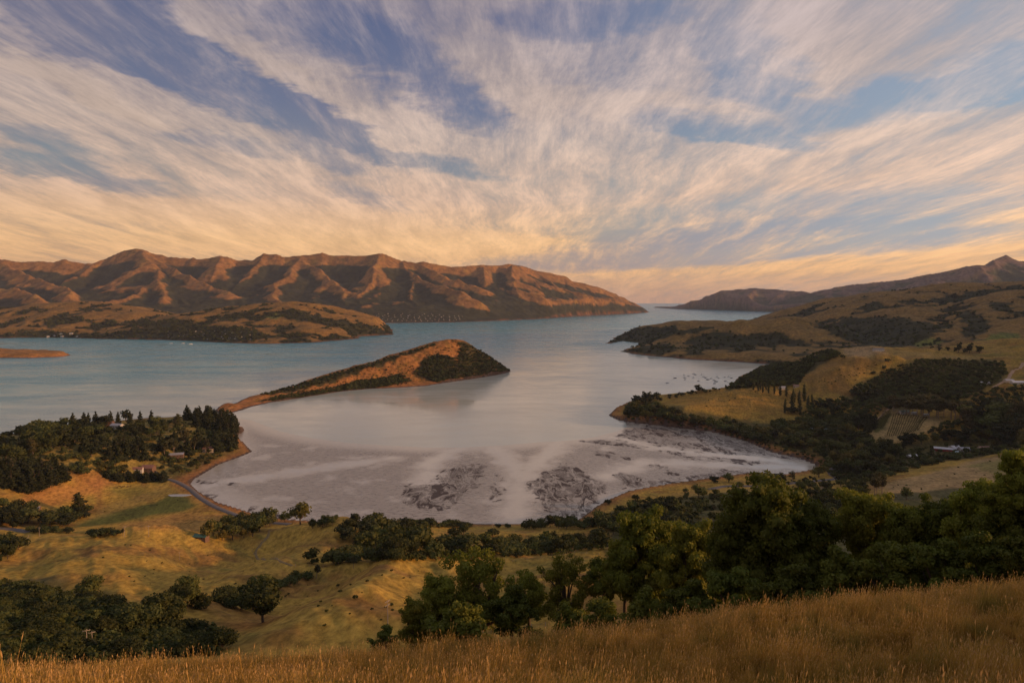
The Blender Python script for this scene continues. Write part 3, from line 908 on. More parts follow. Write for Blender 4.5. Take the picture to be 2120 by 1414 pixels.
sheet('shore_hills', WX, WY, WZ, LAND_MID, {'albedo': wc}, keep=WS > -30)
tg_ = Grid(-4300, -500, 3150, 5700, TZ)
tcol, t_mask = far_colours(TX, TY, TZ, TS, curvature(TZ, 14), 65, 200.0, OCHRE * 0.85, BUSH * 1.1, -0.08, 12.0, True, 0.10 * smooth(60, 15, TZ))
to_ = outlined(T_BUSH, TX, TY, tg_, 12, 60, 66)
t_mask = np.maximum(t_mask, to_)
tcol = blend(tcol, to_ * 0.95, BUSH * 1.2)
tcol = blend(tcol, outlined([[(545, 655), (570, 648), (588, 655), (570, 662)]], TX, TY, tg_, 10, 10, 67), GREEN * 1.1)
sheet('village_hills', TX, TY, TZ, LAND_MID, {'albedo': tcol}, keep=TS > -30)
rc, r_mask = far_colours(RX, RY, RZ, RS, curvature(RZ, 24), 75, 520.0, np.array([0.225, 0.118, 0.038]), np.array([0.024, 0.033, 0.016]), 0.14, 40.0, True, 0.34 * smooth(320, 80, RZ) + 0.16 * smooth(420, 600, RZ))  # high scarps darkened too, bush cover and painted shadow in one colour
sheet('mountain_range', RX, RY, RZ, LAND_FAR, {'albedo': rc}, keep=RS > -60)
fc, f_mask = far_colours(FX, FY, FZ, FS, curvature(FZ, 8), 85, 900.0, np.array([0.15, 0.105, 0.075]), BUSH * 1.8, -0.02, 40.0, False)
sheet('far_range', FX, FY, FZ, LAND_FAR, {'albedo': fc}, keep=FS > -80)
pc = np.empty(PX.shape + (3,))
pc[:] = RUST * 0.9
pc = blend(pc, smooth(3, 14, PS) * 0.6, OCHRE)
pc = blend(pc, smooth(5, 1, PS), MUDC)
sheet('low_spit', PX, PY, PZ, LAND_MID, {'albedo': pc}, keep=PS > -15)

# ------------------------------------------------------------------ water
def water_mat():
    m, nt, b = new_mat('harbour_water')
    geo = nt.node('ShaderNodeNewGeometry')
    pos = geo.outputs['Position']
    at = nt.node('ShaderNodeAttribute', attribute_name='silt')
    mp = nt.node('ShaderNodeMapping', {'Vector': pos})
    mp.inputs['Rotation'].default_value = (0, 0, R(-6))
    mp.inputs['Scale'].default_value = (1.0, 2.6, 1.0)
    s1 = nt.noise(mp.outputs[0], 0.0022, 5.0, 0.6, 2.0, 0.6)
    s2 = nt.noise(mp.outputs[0], 0.011, 4.0, 0.6)
    deep = nt.mix(nt.rng(s1.outputs[0], 0.38, 0.66), (0.022, 0.245, 0.315, 1), (0.130, 0.370, 0.405, 1))
    col = nt.mix(at.outputs['Fac'], deep, (0.53, 0.54, 0.45, 1))
    nt.set(b.inputs['Base Color'], col)
    ro = nt.math('ADD', nt.math('SUBTRACT', nt.rng(s1.outputs[0], 0.35, 0.65, 0.30, 0.20), nt.math('MULTIPLY', at.outputs['Fac'], 0.10)), nt.rng(s2.outputs[0], 0.35, 0.65, 0.05, -0.05))
    nt.set(b.inputs['Roughness'], ro)
    b.inputs['IOR'].default_value = 1.33
    rip = nt.noise(pos, 0.35, 3.0, 0.6)
    bp = nt.node('ShaderNodeBump', {'Height': rip.outputs[0]})
    nt.set(bp.inputs['Strength'], nt.math('SUBTRACT', 0.20, nt.math('MULTIPLY', at.outputs['Fac'], 0.19)))
    bp.inputs['Distance'].default_value = 0.5
    nt.set(b.inputs['Normal'], bp.outputs[0])
    return m


wr = np.concatenate([[0.0], np.exp(np.linspace(math.log(300), math.log(31300), 150))])
wa = np.linspace(-math.pi, math.pi, 300)
QA, QR = np.meshgrid(wa, wr)
QX, QY = np.sin(QA) * QR, np.cos(QA) * QR
inner = sdf(QX, QY, level_poly([(420, 870), (560, 838), (700, 815), (900, 800), (1060, 775), (1250, 745), (1500, 752), (1600, 770), (1450, 830), (1280, 870), (1300, 900), (900, 1000), (450, 900)]))
silt = smooth(-900, 250, inner) * 0.9
sheet('sea', QX, QY, np.zeros_like(QX), water_mat(), {'silt': silt})


# ------------------------------------------------------------------ tidal mud
def mud_mat():
    m, nt, b = new_mat('tidal_mud')
    geo = nt.node('ShaderNodeNewGeometry')
    pos = geo.outputs['Position']
    dk = nt.node('ShaderNodeAttribute', attribute_name='dark')
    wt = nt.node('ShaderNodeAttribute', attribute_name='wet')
    n1 = nt.noise(pos, 0.12, 6.0, 0.65)
    mp = nt.node('ShaderNodeMapping', {'Vector': pos})
    mp.inputs['Rotation'].default_value = (0, 0, R(25))
    mp.inputs['Scale'].default_value = (1.0, 2.2, 1.0)
    n2 = nt.noise(mp.outputs[0], 0.13, 6.0, 0.68)
    # drained mud stands dark between branching rills
    posl = nt.vmath('MULTIPLY', pos, (1.0, 0.42, 1.0))
    dw = nt.noise(posl, 0.022, 3.0, 0.6)
    wp = nt.vmath('ADD', posl, nt.vmath('SCALE', nt.vmath('SUBTRACT', dw.outputs['Color'], (0.5, 0.5, 0.5)), scale=46.0))
    r1 = nt.noise(wp, 0.040, 4.0, 0.6)
    r2 = nt.noise(wp, 0.085, 6.0, 0.68)
    rill = nt.math('MINIMUM', nt.rng(nt.math('ABSOLUTE', nt.math('SUBTRACT', r1.outputs[0], 0.5)), 0.0, 0.045), nt.rng(nt.math('ABSOLUTE', nt.math('SUBTRACT', r2.outputs[0], 0.5)), 0.0, 0.05, 0.35, 1.0))
    blot = nt.rng(r2.outputs[0], 0.36, 0.60, -0.30, 0.42)
    drk = nt.rng(nt.math('ADD', dk.outputs['Fac'], blot), 0.18, 0.66)
    drk = nt.math('MULTIPLY', nt.math('MULTIPLY', drk, rill), nt.rng(dk.outputs['Fac'], 0.03, 0.2))
    sand = nt.mix(nt.rng(n2.outputs[0], 0.3, 0.7), (0.19, 0.172, 0.138, 1), (0.40, 0.375, 0.31, 1))
    sand = nt.mix(nt.math('MULTIPLY', wt.outputs['Fac'], 0.75), sand, (0.60, 0.575, 0.47, 1))  # pale channel sand also carries the wet sky sheen as colour
    col = nt.mix(drk, sand, (0.050, 0.034, 0.024, 1))
    nt.set(b.inputs['Base Color'], col)
    ro = nt.math('SUBTRACT', nt.rng(n2.outputs[0], 0.3, 0.7, 0.24, 0.36), nt.math('MULTIPLY', wt.outputs['Fac'], 0.19))
    ro = nt.math('ADD', ro, nt.math('MULTIPLY', drk, 0.35))
    nt.set(b.inputs['Roughness'], ro)
    b.inputs['IOR'].default_value = 1.4
    bp = nt.node('ShaderNodeBump', {'Height': n2.outputs[0]})
    nt.set(bp.inputs['Strength'], nt.math('SUBTRACT', 0.22, nt.math('MULTIPLY', wt.outputs['Fac'], 0.2)))
    bp.inputs['Distance'].default_value = 2.0
    nt.set(b.inputs['Normal'], bp.outputs[0])
    return m


MX, MY = np.meshgrid(np.linspace(-620, 520, 520), np.linspace(590, 1250, 330))
MS = sdf(MX, MY, MUD)
mw = fbm(MX / 40, MY / 40, 4, 91)
mf = fbm(MX / 11, MY / 11, 4, 92)
dark = np.zeros(MX.shape)
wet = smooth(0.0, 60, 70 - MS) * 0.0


def mud_patch(pts, soft, val, edge=0.0):
    global dark
    s = sdf(MX, MY, level_poly(pts)) + 14 * mw + 7 * mf
    v = smooth(-soft, soft, s) * val
    if edge:
        v = np.maximum(v, smooth(-soft, soft, s) * smooth(edge * 1.6, 0, s) * 0.6)
    dark = np.maximum(dark, v)


mud_patch([(835, 1020), (850, 1000), (905, 985), (950, 963), (985, 960), (1005, 965), (1000, 985), (990, 1005), (965, 1030), (930, 1050), (880, 1058), (845, 1045)], 6, 0.52, 12)
mud_patch([(910, 985), (950, 964), (985, 961), (1006, 965), (998, 985), (950, 990)], 5, 0.62)
mud_patch([(1098, 1012), (1110, 990), (1150, 970), (1165, 957), (1185, 965), (1220, 985), (1258, 1005), (1240, 1030), (1225, 1060), (1180, 1070), (1140, 1065), (1110, 1035)], 6, 0.56, 12)
mud_patch([(1150, 972), (1165, 957), (1185, 966), (1190, 990), (1180, 1030), (1150, 1010)], 5, 0.55)
mud_patch([(1100, 1015), (1140, 1030), (1150, 1062), (1115, 1040)], 4, 0.6)
mud_patch([(1150, 1060), (1225, 1052), (1215, 1075), (1160, 1072)], 4, 0.8)
mud_patch([(1262, 985), (1290, 980), (1330, 995), (1365, 1012), (1300, 1012)], 4, 0.6)
mud_patch([(1345, 958), (1380, 968), (1420, 985), (1390, 985)], 4, 0.55)
mud_patch([(1270, 905), (1300, 885), (1345, 888), (1335, 910), (1290, 916)], 5, 0.62)
mud_patch([(1260, 862), (1275, 850), (1290, 868), (1330, 878), (1300, 882)], 4, 0.9)
mud_patch([(1180, 913), (1240, 908), (1300, 920), (1340, 932), (1260, 920)], 3, 0.6)
mud_patch([(1330, 880), (1480, 896), (1560, 920), (1640, 945), (1690, 965), (1640, 950), (1540, 935), (1440, 910), (1340, 900)], 14, 0.60)
mud_patch([(1380, 1000), (1470, 990), (1560, 978), (1500, 972), (1420, 985)], 5, 0.6)
mud_patch([(1280, 1015), (1400, 1000), (1380, 992), (1290, 1000)], 5, 0.6)
mud_patch([(395, 1005), (410, 1022), (460, 1048), (520, 1068), (600, 1085), (700, 1095), (700, 1085), (600, 1070), (520, 1050), (450, 1030)], 12, 0.46)
mud_patch([(398, 998), (420, 1006), (500, 1000), (480, 996), (400, 990)], 3, 0.45)
mud_patch([(1350, 905), (1480, 925), (1600, 955), (1560, 965), (1430, 950), (1340, 925)], 14, 0.36)
mud_patch([(1010, 1000), (1030, 985), (1045, 1010), (1030, 1040)], 8, 0.3)
mud_patch([(1195, 930), (1260, 935), (1330, 955), (1260, 950)], 6, 0.34)
# runnels of draining water: smooth, and paler with painted sky sheen
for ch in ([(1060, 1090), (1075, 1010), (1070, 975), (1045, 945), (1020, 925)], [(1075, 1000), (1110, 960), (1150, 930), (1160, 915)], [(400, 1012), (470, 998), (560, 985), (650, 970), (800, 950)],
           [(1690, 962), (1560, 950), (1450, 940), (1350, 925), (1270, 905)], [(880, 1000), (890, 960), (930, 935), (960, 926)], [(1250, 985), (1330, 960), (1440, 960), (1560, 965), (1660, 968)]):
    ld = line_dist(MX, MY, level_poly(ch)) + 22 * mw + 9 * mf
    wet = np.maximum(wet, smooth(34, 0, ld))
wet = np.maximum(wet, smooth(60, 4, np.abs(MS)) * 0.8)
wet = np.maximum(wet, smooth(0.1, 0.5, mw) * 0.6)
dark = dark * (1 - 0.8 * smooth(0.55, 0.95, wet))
mz = np.where(MS > 0, 0.02 + np.minimum(MS * 0.0012, 0.22), MS * 0.02) + np.where(MS > 0, 0.05 * mf * smooth(0, 30, MS), 0) + 0.1 * dark * (MS > 0)
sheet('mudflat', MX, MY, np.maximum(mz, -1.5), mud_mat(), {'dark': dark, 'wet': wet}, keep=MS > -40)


# ------------------------------------------------------------------ vegetation: materials
def leaf_mat(name, col, var=0.35, warm=0.25, trans=0.18):
    m, nt, b = new_mat(name)
    oi = nt.node('ShaderNodeObjectInfo')
    geo = nt.node('ShaderNodeNewGeometry')
    nz = nt.noise(geo.outputs['Position'], 0.8, 3.0, 0.6)
    k = nt.math('MULTIPLY', nt.rng(oi.outputs['Random'], 0, 1, 1 - var, 1 + var, False), nt.rng(nz.outputs[0], 0.3, 0.7, 0.72, 1.3, False))
    c = nt.vmath('SCALE', (*col,), scale=k)
    r2 = nt.math('FRACT', nt.math('MULTIPLY', oi.outputs['Random'], 7.31))
    c = nt.mix(nt.math('MULTIPLY', r2, warm), c, nt.vmath('MULTIPLY', c, (1.9, 1.25, 0.9)))
    nt.set(b.inputs['Base Color'], c)
    b.inputs['Roughness'].default_value = 0.75
    b.inputs['Specular IOR Level'].default_value = 0.15
    tr = nt.node('ShaderNodeBsdfTranslucent')
    nt.set(tr.inputs[0], nt.vmath('MULTIPLY', c, (1.2, 1.3, 0.6)))
    mx = nt.node('ShaderNodeMixShader')
    mx.inputs[0].default_value = trans
    nt.l.new(b.outputs[0], mx.inputs[1])
    nt.l.new(tr.outputs[0], mx.inputs[2])
    nt.l.new(mx.outputs[0], nt.n['Material Output'].inputs[0])
    return m


LEAF = {
    'broad': leaf_mat('foliage_broadleaf', (0.056, 0.070, 0.019), 0.5, 0.2),
    'bush': leaf_mat('foliage_native_bush', (0.048, 0.060, 0.018), 0.55, 0.22),
    'pine': leaf_mat('foliage_conifer', (0.028, 0.036, 0.014), 0.25, 0.1),
    'poplar': leaf_mat('foliage_poplar', (0.055, 0.062, 0.022), 0.15, 0.1),
    'euc': leaf_mat('foliage_gum', (0.060, 0.060, 0.024), 0.2, 0.2),
    'bright': leaf_mat('foliage_willow', (0.085, 0.085, 0.022), 0.3, 0.3),
    'near': leaf_mat('foliage_near', (0.150, 0.175, 0.030), 0.25, 0.3, 0.3),
    'near_dark': leaf_mat('foliage_near_dark', (0.092, 0.118, 0.022), 0.2, 0.25, 0.25),
    'vine': leaf_mat('foliage_vine', (0.075, 0.075, 0.022), 0.2, 0.2),
}
BARK = plain_mat('bark', (0.10, 0.075, 0.055), 0.9, 0.3, 6.0)
BARK_PALE = plain_mat('bark_pale', (0.26, 0.20, 0.16), 0.9, 0.25, 6.0)


# ------------------------------------------------------------------ vegetation: meshes (unit height)
def leaf_quads(P, N, size, g):
    """small folded leaf sprays at P facing roughly N"""
    n = len(P)
    N = N + 0.75 * g.normal(size=(n, 3))
    N /= np.linalg.norm(N, axis=1, keepdims=True) + 1e-9
    A = np.cross(N, g.normal(size=(n, 3)))
    A /= np.linalg.norm(A, axis=1, keepdims=True) + 1e-9
    B = np.cross(N, A)
    s = size * g.uniform(0.6, 1.35, (n, 1))
    l = s * g.uniform(1.0, 1.7, (n, 1))
    V = np.stack([P - A * s * 0.5, P - B * l * 0.45 + N * s * 0.1, P + A * s * 0.5, P + B * l * 0.55], 1).reshape(-1, 3)
    F = np.arange(4 * n).reshape(n, 4)
    return V, F


def lobed_crown(lobes, n, size, g, core=0.62, droop=0.0):
    """leaf sprays over the skins of many lobes, with a ragged inner core so that only the fringe is see-through"""
    L = np.array(lobes, float)
    area = (L[:, 3] * L[:, 4] + L[:, 3] * L[:, 5] + L[:, 4] * L[:, 5])
    pick = g.choice(len(L), n, p=area / area.sum())
    D = g.normal(size=(n, 3))
    D /= np.linalg.norm(D, axis=1, keepdims=True)
    rad = np.where(g.random(n) < 0.75, g.uniform(0.86, 1.08, n), g.uniform(0.5, 0.9, n))
    P = L[pick, :3] + D * L[pick, 3:6] * rad[:, None]
    keep = np.ones(n, bool)
    for i, l in enumerate(L):
        q = (((P - l[:3]) / l[3:6]) ** 2).sum(1)
        keep &= ~((q < 0.55) & (pick != i))
    P, D = P[keep], D[keep]
    P[:, 2] = np.maximum(P[:, 2], 0.005)
    N = D + np.array([0, 0, 0.25])
    V, F = leaf_quads(P, N, size, g)
    # core
    CV, CF = [], []
    base = np.array([(0, 0, 1), (0.89, 0, 0.45), (0.28, 0.85, 0.45), (-0.72, 0.53, 0.45), (-0.72, -0.53, 0.45), (0.28, -0.85, 0.45), (0.72, 0.53, -0.45), (-0.28, 0.85, -0.45), (-0.89, 0, -0.45), (-0.28, -0.85, -0.45), (0.72, -0.53, -0.45), (0, 0, -1)])
    fc = [(0, 1, 2), (0, 2, 3), (0, 3, 4), (0, 4, 5), (0, 5, 1), (1, 6, 2), (2, 7, 3), (3, 8, 4), (4, 9, 5), (5, 10, 1), (6, 7, 2), (7, 8, 3), (8, 9, 4), (9, 10, 5), (10, 6, 1), (6, 11, 7), (7, 11, 8), (8, 11, 9), (9, 11, 10), (10, 11, 6)]
    if core > 0:
        for l in L:
            CV.append(l[:3] + base * l[3:6] * core * g.uniform(0.85, 1.1, (12, 1)))
            CF.append(np.array(fc) + 12 * len(CF))
        CV, CF = np.concatenate(CV), np.concatenate(CF)
        CV[:, 2] = np.maximum(CV[:, 2], 0.0)
        Fq = np.concatenate([CF, CF[:, 2:3]], 1)      # triangles first as degenerate-free tris below
        return V, F, CV, CF
    return V, F, None, None


def mixed_mesh(name, V, F, CV, CF, mat):
    """one mesh of leaf quads plus core triangles"""
    me = bpy.data.meshes.new(name)
    if CV is not None:
        V = np.concatenate([V, CV])
        T = CF + (len(V) - len(CV))
    else:
        T = np.zeros((0, 3), int)
    loops = np.concatenate([F.ravel(), T.ravel()]).astype(np.int32)
    me.vertices.add(len(V))
    me.vertices.foreach_set('co', V.astype(np.float32).ravel())
    me.loops.add(len(loops))
    me.loops.foreach_set('vertex_index', loops)
    st = np.concatenate([np.arange(len(F)) * 4, len(F) * 4 + np.arange(len(T)) * 3]).astype(np.int32)
    me.polygons.add(len(st))
    me.polygons.foreach_set('loop_start', st)
    me.polygons.foreach_set('loop_total', np.concatenate([np.full(len(F), 4), np.full(len(T), 3)]).astype(np.int32))
    me.update(calc_edges=True)
    me.materials.append(mat)
    return me


def tube(path, radii, sides=6):
    path = np.asarray(path, float)
    V, F = [], []
    for i, (p, r) in enumerate(zip(path, radii)):
        t = path[min(i + 1, len(path) - 1)] - path[max(i - 1, 0)]
        t /= np.linalg.norm(t) + 1e-9
        a = np.cross(t, (0.3, 0.9, 0.1))
        a /= np.linalg.norm(a) + 1e-9
        b = np.cross(t, a)
        ang = np.arange(sides) / sides * 2 * math.pi
        V.append(p + r * (np.cos(ang)[:, None] * a + np.sin(ang)[:, None] * b))
    for i in range(len(path) - 1):
        for k in range(sides):
            F.append((i * sides + k, i * sides + (k + 1) % sides, (i + 1) * sides + (k + 1) % sides, (i + 1) * sides + k))
    return np.concatenate(V), np.array(F)


def join_vf(parts):
    V, F, o = [], [], 0
    for v, f in parts:
        V.append(v)
        F.append(np.asarray(f) + o)
        o += len(v)
    return np.concatenate(V), np.concatenate(F)


def limbs_to(lobes, g, r0=0.03, fork=0.25, n=7, bend=0.05):
    parts = [tube([(0, 0, -0.06), (g.normal() * 0.01, g.normal() * 0.01, fork * 0.5), (0, 0, fork)], [r0 * 1.3, r0, r0 * 0.85])]
    for l in (lobes if len(lobes) <= n else [lobes[i] for i in g.choice(len(lobes), n, replace=False)]):
        e = np.array(l[:3])
        m = np.array([0, 0, fork]) * 0.45 + e * 0.55 + g.normal(size=3) * bend
        parts.append(tube([(0, 0, fork * 0.9), m, e], [r0 * 0.7, r0 * 0.42, r0 * 0.12], 5))
    return join_vf(parts)


def lobes_broad(g, w=0.46, zc=0.58, n=11, sz=(0.16, 0.26)):
    out = []
    for i in range(n):
        a, rr = g.uniform(0, 2 * math.pi), math.sqrt(g.random()) * w * 0.62
        r = g.uniform(*sz)
        z = zc + g.uniform(-0.22, 0.30) * (1 - rr / w * 0.7)
        z = min(z, 1 - r * 0.8)
        out.append((rr * math.cos(a), rr * math.sin(a), z, r * 1.1, r * 1.1, r * 0.85))
    return out


def lobes_dome(g, w=0.62, n=12):
    out = []
    for i in range(n):
        a, rr = g.uniform(0, 2 * math.pi), math.sqrt(g.random()) * w * 0.7
        r = g.uniform(0.2, 0.3)
        z = 0.16 + 0.56 * (1 - (rr / w) ** 2) * g.uniform(0.7, 1.0)
        out.append((rr * math.cos(a), rr * math.sin(a), min(z, 1 - r * 0.85), r * 1.1, r * 1.1, r * 0.85))
    return out


def lobes_pine(g, w=0.20):
    out = []
    n = 15
    for i in range(n):
        t = i / (n - 1)
        r = w * (1 - t) ** 0.8 + 0.03
        a = i * 2.4 + g.uniform(-0.5, 0.5)
        out.append((math.cos(a) * r * 0.5, math.sin(a) * r * 0.5, 0.12 + 0.83 * t, r * 0.85, r * 0.85, 0.075 + 0.04 * (1 - t)))
    return out


def lobes_poplar(g):
    out = []
    for i in range(12):
        t = i / 11
        r = 0.085 * math.sin(math.pi * (0.12 + 0.84 * t)) ** 0.6
        out.append((g.normal() * 0.012, g.normal() * 0.012, 0.10 + 0.85 * t, r, r, 0.07))
    return out


def lobes_gum(g):
    out = []
    for i in range(9):
        a, rr = g.uniform(0, 2 * math.pi), g.uniform(0.02, 0.17)
        r = g.uniform(0.09, 0.16)
        out.append((rr * math.cos(a), rr * math.sin(a), g.uniform(0.50, 0.90), r, r, r * 0.9))
    return out


def lobes_macro(g):
    out = []
    for i in range(12):
        a, rr = g.uniform(0, 2 * math.pi), g.uniform(0.04, 0.34)
        r = g.uniform(0.13, 0.22)
        out.append((rr * math.cos(a), rr * math.sin(a), 0.22 + 0.68 * g.random() * (1 - rr * 1.3), r * 1.25, r * 1.25, r * 0.55))
    return out


PROTO = {}


def proto(kind, lobefn, mat, counts, sizes, nvar, bark=None, trunk=(0.03, 0.25), core=0.66):
    """counts and leaf sizes per level of detail: near, middle, far"""
    for lod, (n, s) in enumerate(zip(counts, sizes)):
        for v in range(nvar):
            g = np.random.default_rng(abs(hash(kind)) % 1000 * 0 + 1000 + v * 7 + len(kind) * 31)
            lob = lobefn(g)
            V, F, CV, CF = lobed_crown(lob, n, s, g, core)
            crown = mixed_mesh(kind + '_crown', V, F, CV, CF, LEAF[mat])
            tv, tf = limbs_to(lob, g, trunk[0], trunk[1])
            tm = mesh_from(kind + '_trunk', tv, tf, [bark or BARK], smooth_shade=True)
            PROTO.setdefault((kind, lod), []).append((crown, tm))


proto('broad', lobes_broad, 'broad', (2600, 620, 150), (0.050, 0.085, 0.16), 3, trunk=(0.028, 0.3))
proto('bush', lobes_dome, 'bush', (2400, 520, 110), (0.060, 0.10, 0.19), 3, trunk=(0.03, 0.15))
proto('pine', lobes_pine, 'pine', (1800, 520, 130), (0.045, 0.070, 0.11), 3, trunk=(0.018, 0.3), core=0.75)
proto('macro', lobes_macro, 'pine', (2200, 620, 150), (0.050, 0.080, 0.14), 2, trunk=(0.035, 0.25), core=0.72)
proto('poplar', lobes_poplar, 'poplar', (900, 360), (0.030, 0.042), 2, trunk=(0.012, 0.2), core=0.75)
proto('gum', lobes_gum, 'euc', (1800, 480), (0.036, 0.055), 3, BARK_PALE, (0.016, 0.45), core=0.6)
proto('willow', lobes_broad, 'bright', (2200, 520), (0.050, 0.085), 2, trunk=(0.03, 0.25))

TREE_LOG = []


def project(x, y, z):
    dx, dy, dz = x, y, z - EYE
    f = dy * math.cos(PITCH) - dz * math.sin(PITCH)
    u = dy * math.sin(PITCH) + dz * math.cos(PITCH)
    return 1060 + 1413 * dx / f, 707 - 1413 * u / f


ORD = ['leftmost', 'second', 'third', 'fourth', 'fifth', 'sixth', 'seventh', 'eighth', 'ninth', 'tenth', 'eleventh', 'twelfth', 'thirteenth', 'fourteenth', 'fifteenth', 'sixteenth', 'seventeenth', 'eighteenth', 'nineteenth', 'twentieth']
TREE_NAME = {'broad': 'broadleaf_tree', 'bush': 'native_shrub', 'pine': 'pine_tree', 'macro': 'cypress_tree', 'poplar': 'poplar_tree', 'gum': 'gum_tree', 'willow': 'willow_tree'}
FAR_SOURCE = {}


def plant(kind, x, y, z, h, lod, label, group, g, wide=1.0, sink=0.02):
    cm, tm = PROTO[(kind, min(lod, max(l for k, l in PROTO if k == kind)))][g.integers(len(PROTO[(kind, 0)]))]
    root = bpy.data.objects.new(TREE_NAME[kind], None)
    root.location = (x, y, z - h * sink)
    w = h * wide * g.uniform(0.88, 1.15)
    root.scale = (w, w * g.uniform(0.92, 1.08), h)
    root.rotation_euler = (g.normal() * 0.03, g.normal() * 0.03, g.uniform(0, 2 * math.pi))
    root.empty_display_size = 0.1
    link(root)
    tag(root, label, 'shrub' if kind == 'bush' else 'tree', group)
    link(bpy.data.objects.new('crown', cm), root)
    link(bpy.data.objects.new('trunk', tm), root)
    return root


def sample_poly(pts, n, spacing, g, grid, dmax=3200.0, dmin=40.0):
    """tree positions over a patch of ground outlined in the photograph, no two nearer than spacing metres"""
    p = np.array(pts, float)
    lo, hi = p.min(0), p.max(0)
    qx, qy = g.uniform(lo[0], hi[0], n * 14), g.uniform(lo[1], hi[1], n * 14)
    ins = sdf(qx, qy, [tuple(a) for a in pts]) > 0
    qx, qy = qx[ins], qy[ins]
    X, Y, Z = hit(qx, qy, grid, dmin=dmin, dmax=dmax, n=900)
    out = []
    cell = {}
    for x, y, z in zip(X, Y, Z):
        if math.isnan(x) or z < 0.3:
            continue
        k = (int(x // spacing), int(y // spacing))
        if any((x - a) ** 2 + (y - b) ** 2 < spacing ** 2 for i in (-1, 0, 1) for j in (-1, 0, 1) for a, b in cell.get((k[0] + i, k[1] + j), ())):
            continue
        cell.setdefault(k, []).append((x, y))
        out.append((x, y, z))
        if len(out) >= n:
            break
    return out


def label_row(roots, stem, what):
    """ordinals from the left as they stand in the view"""
    roots = sorted(roots, key=lambda o: project(*o.location)[0])
    n = len(roots)
    for i, o in enumerate(roots):
        if i == n - 1 and n > 1:
            w = 'rightmost'
        elif i == 0:
            w = 'leftmost'
        else:
            w = ORD[i] + ' from the left'
        o['label'] = f'{stem}, {w}'


RANK = ['tallest', 'second tallest', 'third tallest', 'fourth tallest', 'fifth tallest', 'sixth tallest', 'seventh tallest', 'eighth tallest', 'ninth tallest', 'tenth tallest']


def label_wood(roots, stem):
    """a thick wood: which part of it a tree stands in, and how tall it is among its neighbours there"""
    P = [(*project(*o.location), o.scale[2], o) for o in roots]
    if len(P) < 2:
        return
    nx = 5 if len(P) > 30 else 3
    xs, ys = np.array([p[0] for p in P]), np.array([p[1] for p in P])
    ex = np.quantile(xs, np.linspace(0, 1, nx + 1)[1:-1])
    sec = {}
    for p in P:
        i = int(np.searchsorted(ex, p[0]))
        col_ = [q for q in P if int(np.searchsorted(ex, q[0])) == i]
        ey = np.quantile([q[1] for q in col_], [0.34, 0.67])
        sec.setdefault((i, int(np.searchsorted(ey, p[1]))), []).append(p)
    side = ['far left', 'left', 'middle', 'right', 'far right'] if nx == 5 else ['left', 'middle', 'right']
    for (i, j), ps in sec.items():
        ps.sort(key=lambda p: -p[2])
        for k, p in enumerate(ps):
            rk = '' if len(ps) == 1 else (RANK[k] + ' ' if k < len(RANK) else 'low ')
            p[3]['label'] = f"{stem}, {rk}of the {['back', 'centre', 'front'][j]} {side[i]} part" if rk else f"{stem}, in the {['back', 'centre', 'front'][j]} {side[i]} part"


def lod_for(d):
    return 0 if d < 330 else 1 if d < 1250 else 2


def wood(kinds, pts, n, spacing, hr, label, group, seed, wide=1.0, grid=None, ordinal=None, lod=None):
    g = np.random.default_rng(seed)
    roots = []
    for (x, y, z) in sample_poly(pts, n, spacing, g, grid or near):
        k = kinds[g.integers(len(kinds))]
        roots.append(plant(k, x, y, z, g.uniform(*hr), lod_for(math.hypot(x, y)) if lod is None else lod, label, group, g, wide))
    if ordinal and len(roots) <= 20:
        label_row(roots, ordinal[0], ordinal[1])
    elif label != 'x':
        label_wood(roots, label)
    return roots


def single(kind, px, py, h, label, group, seed, wide=1.0, grid=None):
    g = np.random.default_rng(seed)
    X, Y, Z = hit([px], [py], grid or near)
    if math.isnan(X[0]):
        return None
    return plant(kind, X[0], Y[0], Z[0], h, lod_for(math.hypot(X[0], Y[0])), label, group, g, wide)


# ---- western headland
H = 'woods on the headland across the cove'
wood(['pine'], [(0, 985), (60, 975), (128, 985), (135, 1003), (105, 1010), (55, 1027), (0, 1008)], 60, 7, (17, 23), 'dark pine of the dense cove plantation', 'pines of the dense plantation', 11, 1.35)
wood(['pine'], [(385, 862), (440, 858), (480, 872), (492, 888), (480, 905), (440, 895), (395, 882)], 45, 8, (17, 25), 'dark pine crowding the wooded headland tip', 'pines crowding the headland tip', 12, 1.25)
wood(['pine'], [(322, 858), (360, 853), (430, 852), (430, 859), (360, 862), (325, 864)], 16, 9, (18, 26), 'x', 'tall pines on the headland crest', 13, 1.25, ordinal=('tall dark pine on the headland crest against the water', 'of the crest row'))
wood(['macro', 'pine'], [(150, 884), (240, 868), (320, 862), (322, 870), (250, 880), (160, 897)], 16, 10, (17, 26), 'x', 'skyline conifers left of the headland crest', 14, ordinal=('dark conifer in the loose skyline row above the green roofed house', 'of the row'))
wood(['macro', 'broad'], [(0, 912), (70, 895), (150, 890), (230, 890), (220, 912), (120, 930), (0, 945)], 40, 13, (17, 26), 'spreading dark tree of the left edge wood', 'trees of the left edge wood', 15)
wood(['broad', 'gum'], [(0, 945), (70, 935), (80, 960), (40, 968), (0, 965)], 9, 12, (16, 22), 'x', 'olive trees behind the pine plantation', 16, ordinal=('olive green tree rising behind the dark pine plantation', 'of its clump'))
wood(['pine', 'macro'], [(165, 935), (240, 925), (295, 930), (300, 955), (240, 960), (175, 945)], 34, 10, (15, 22), 'dark conifer of the belt below headland paddocks', 'conifers of the thick belt', 17, 1.2)
wood(['broad', 'macro'], [(262, 895), (330, 880), (350, 890), (335, 903), (280, 905)], 16, 10, (12, 17), 'x', 'trees hiding the headland houses', 18, ordinal=('rounded dark tree between the two upper paddocks', 'of its clump'))
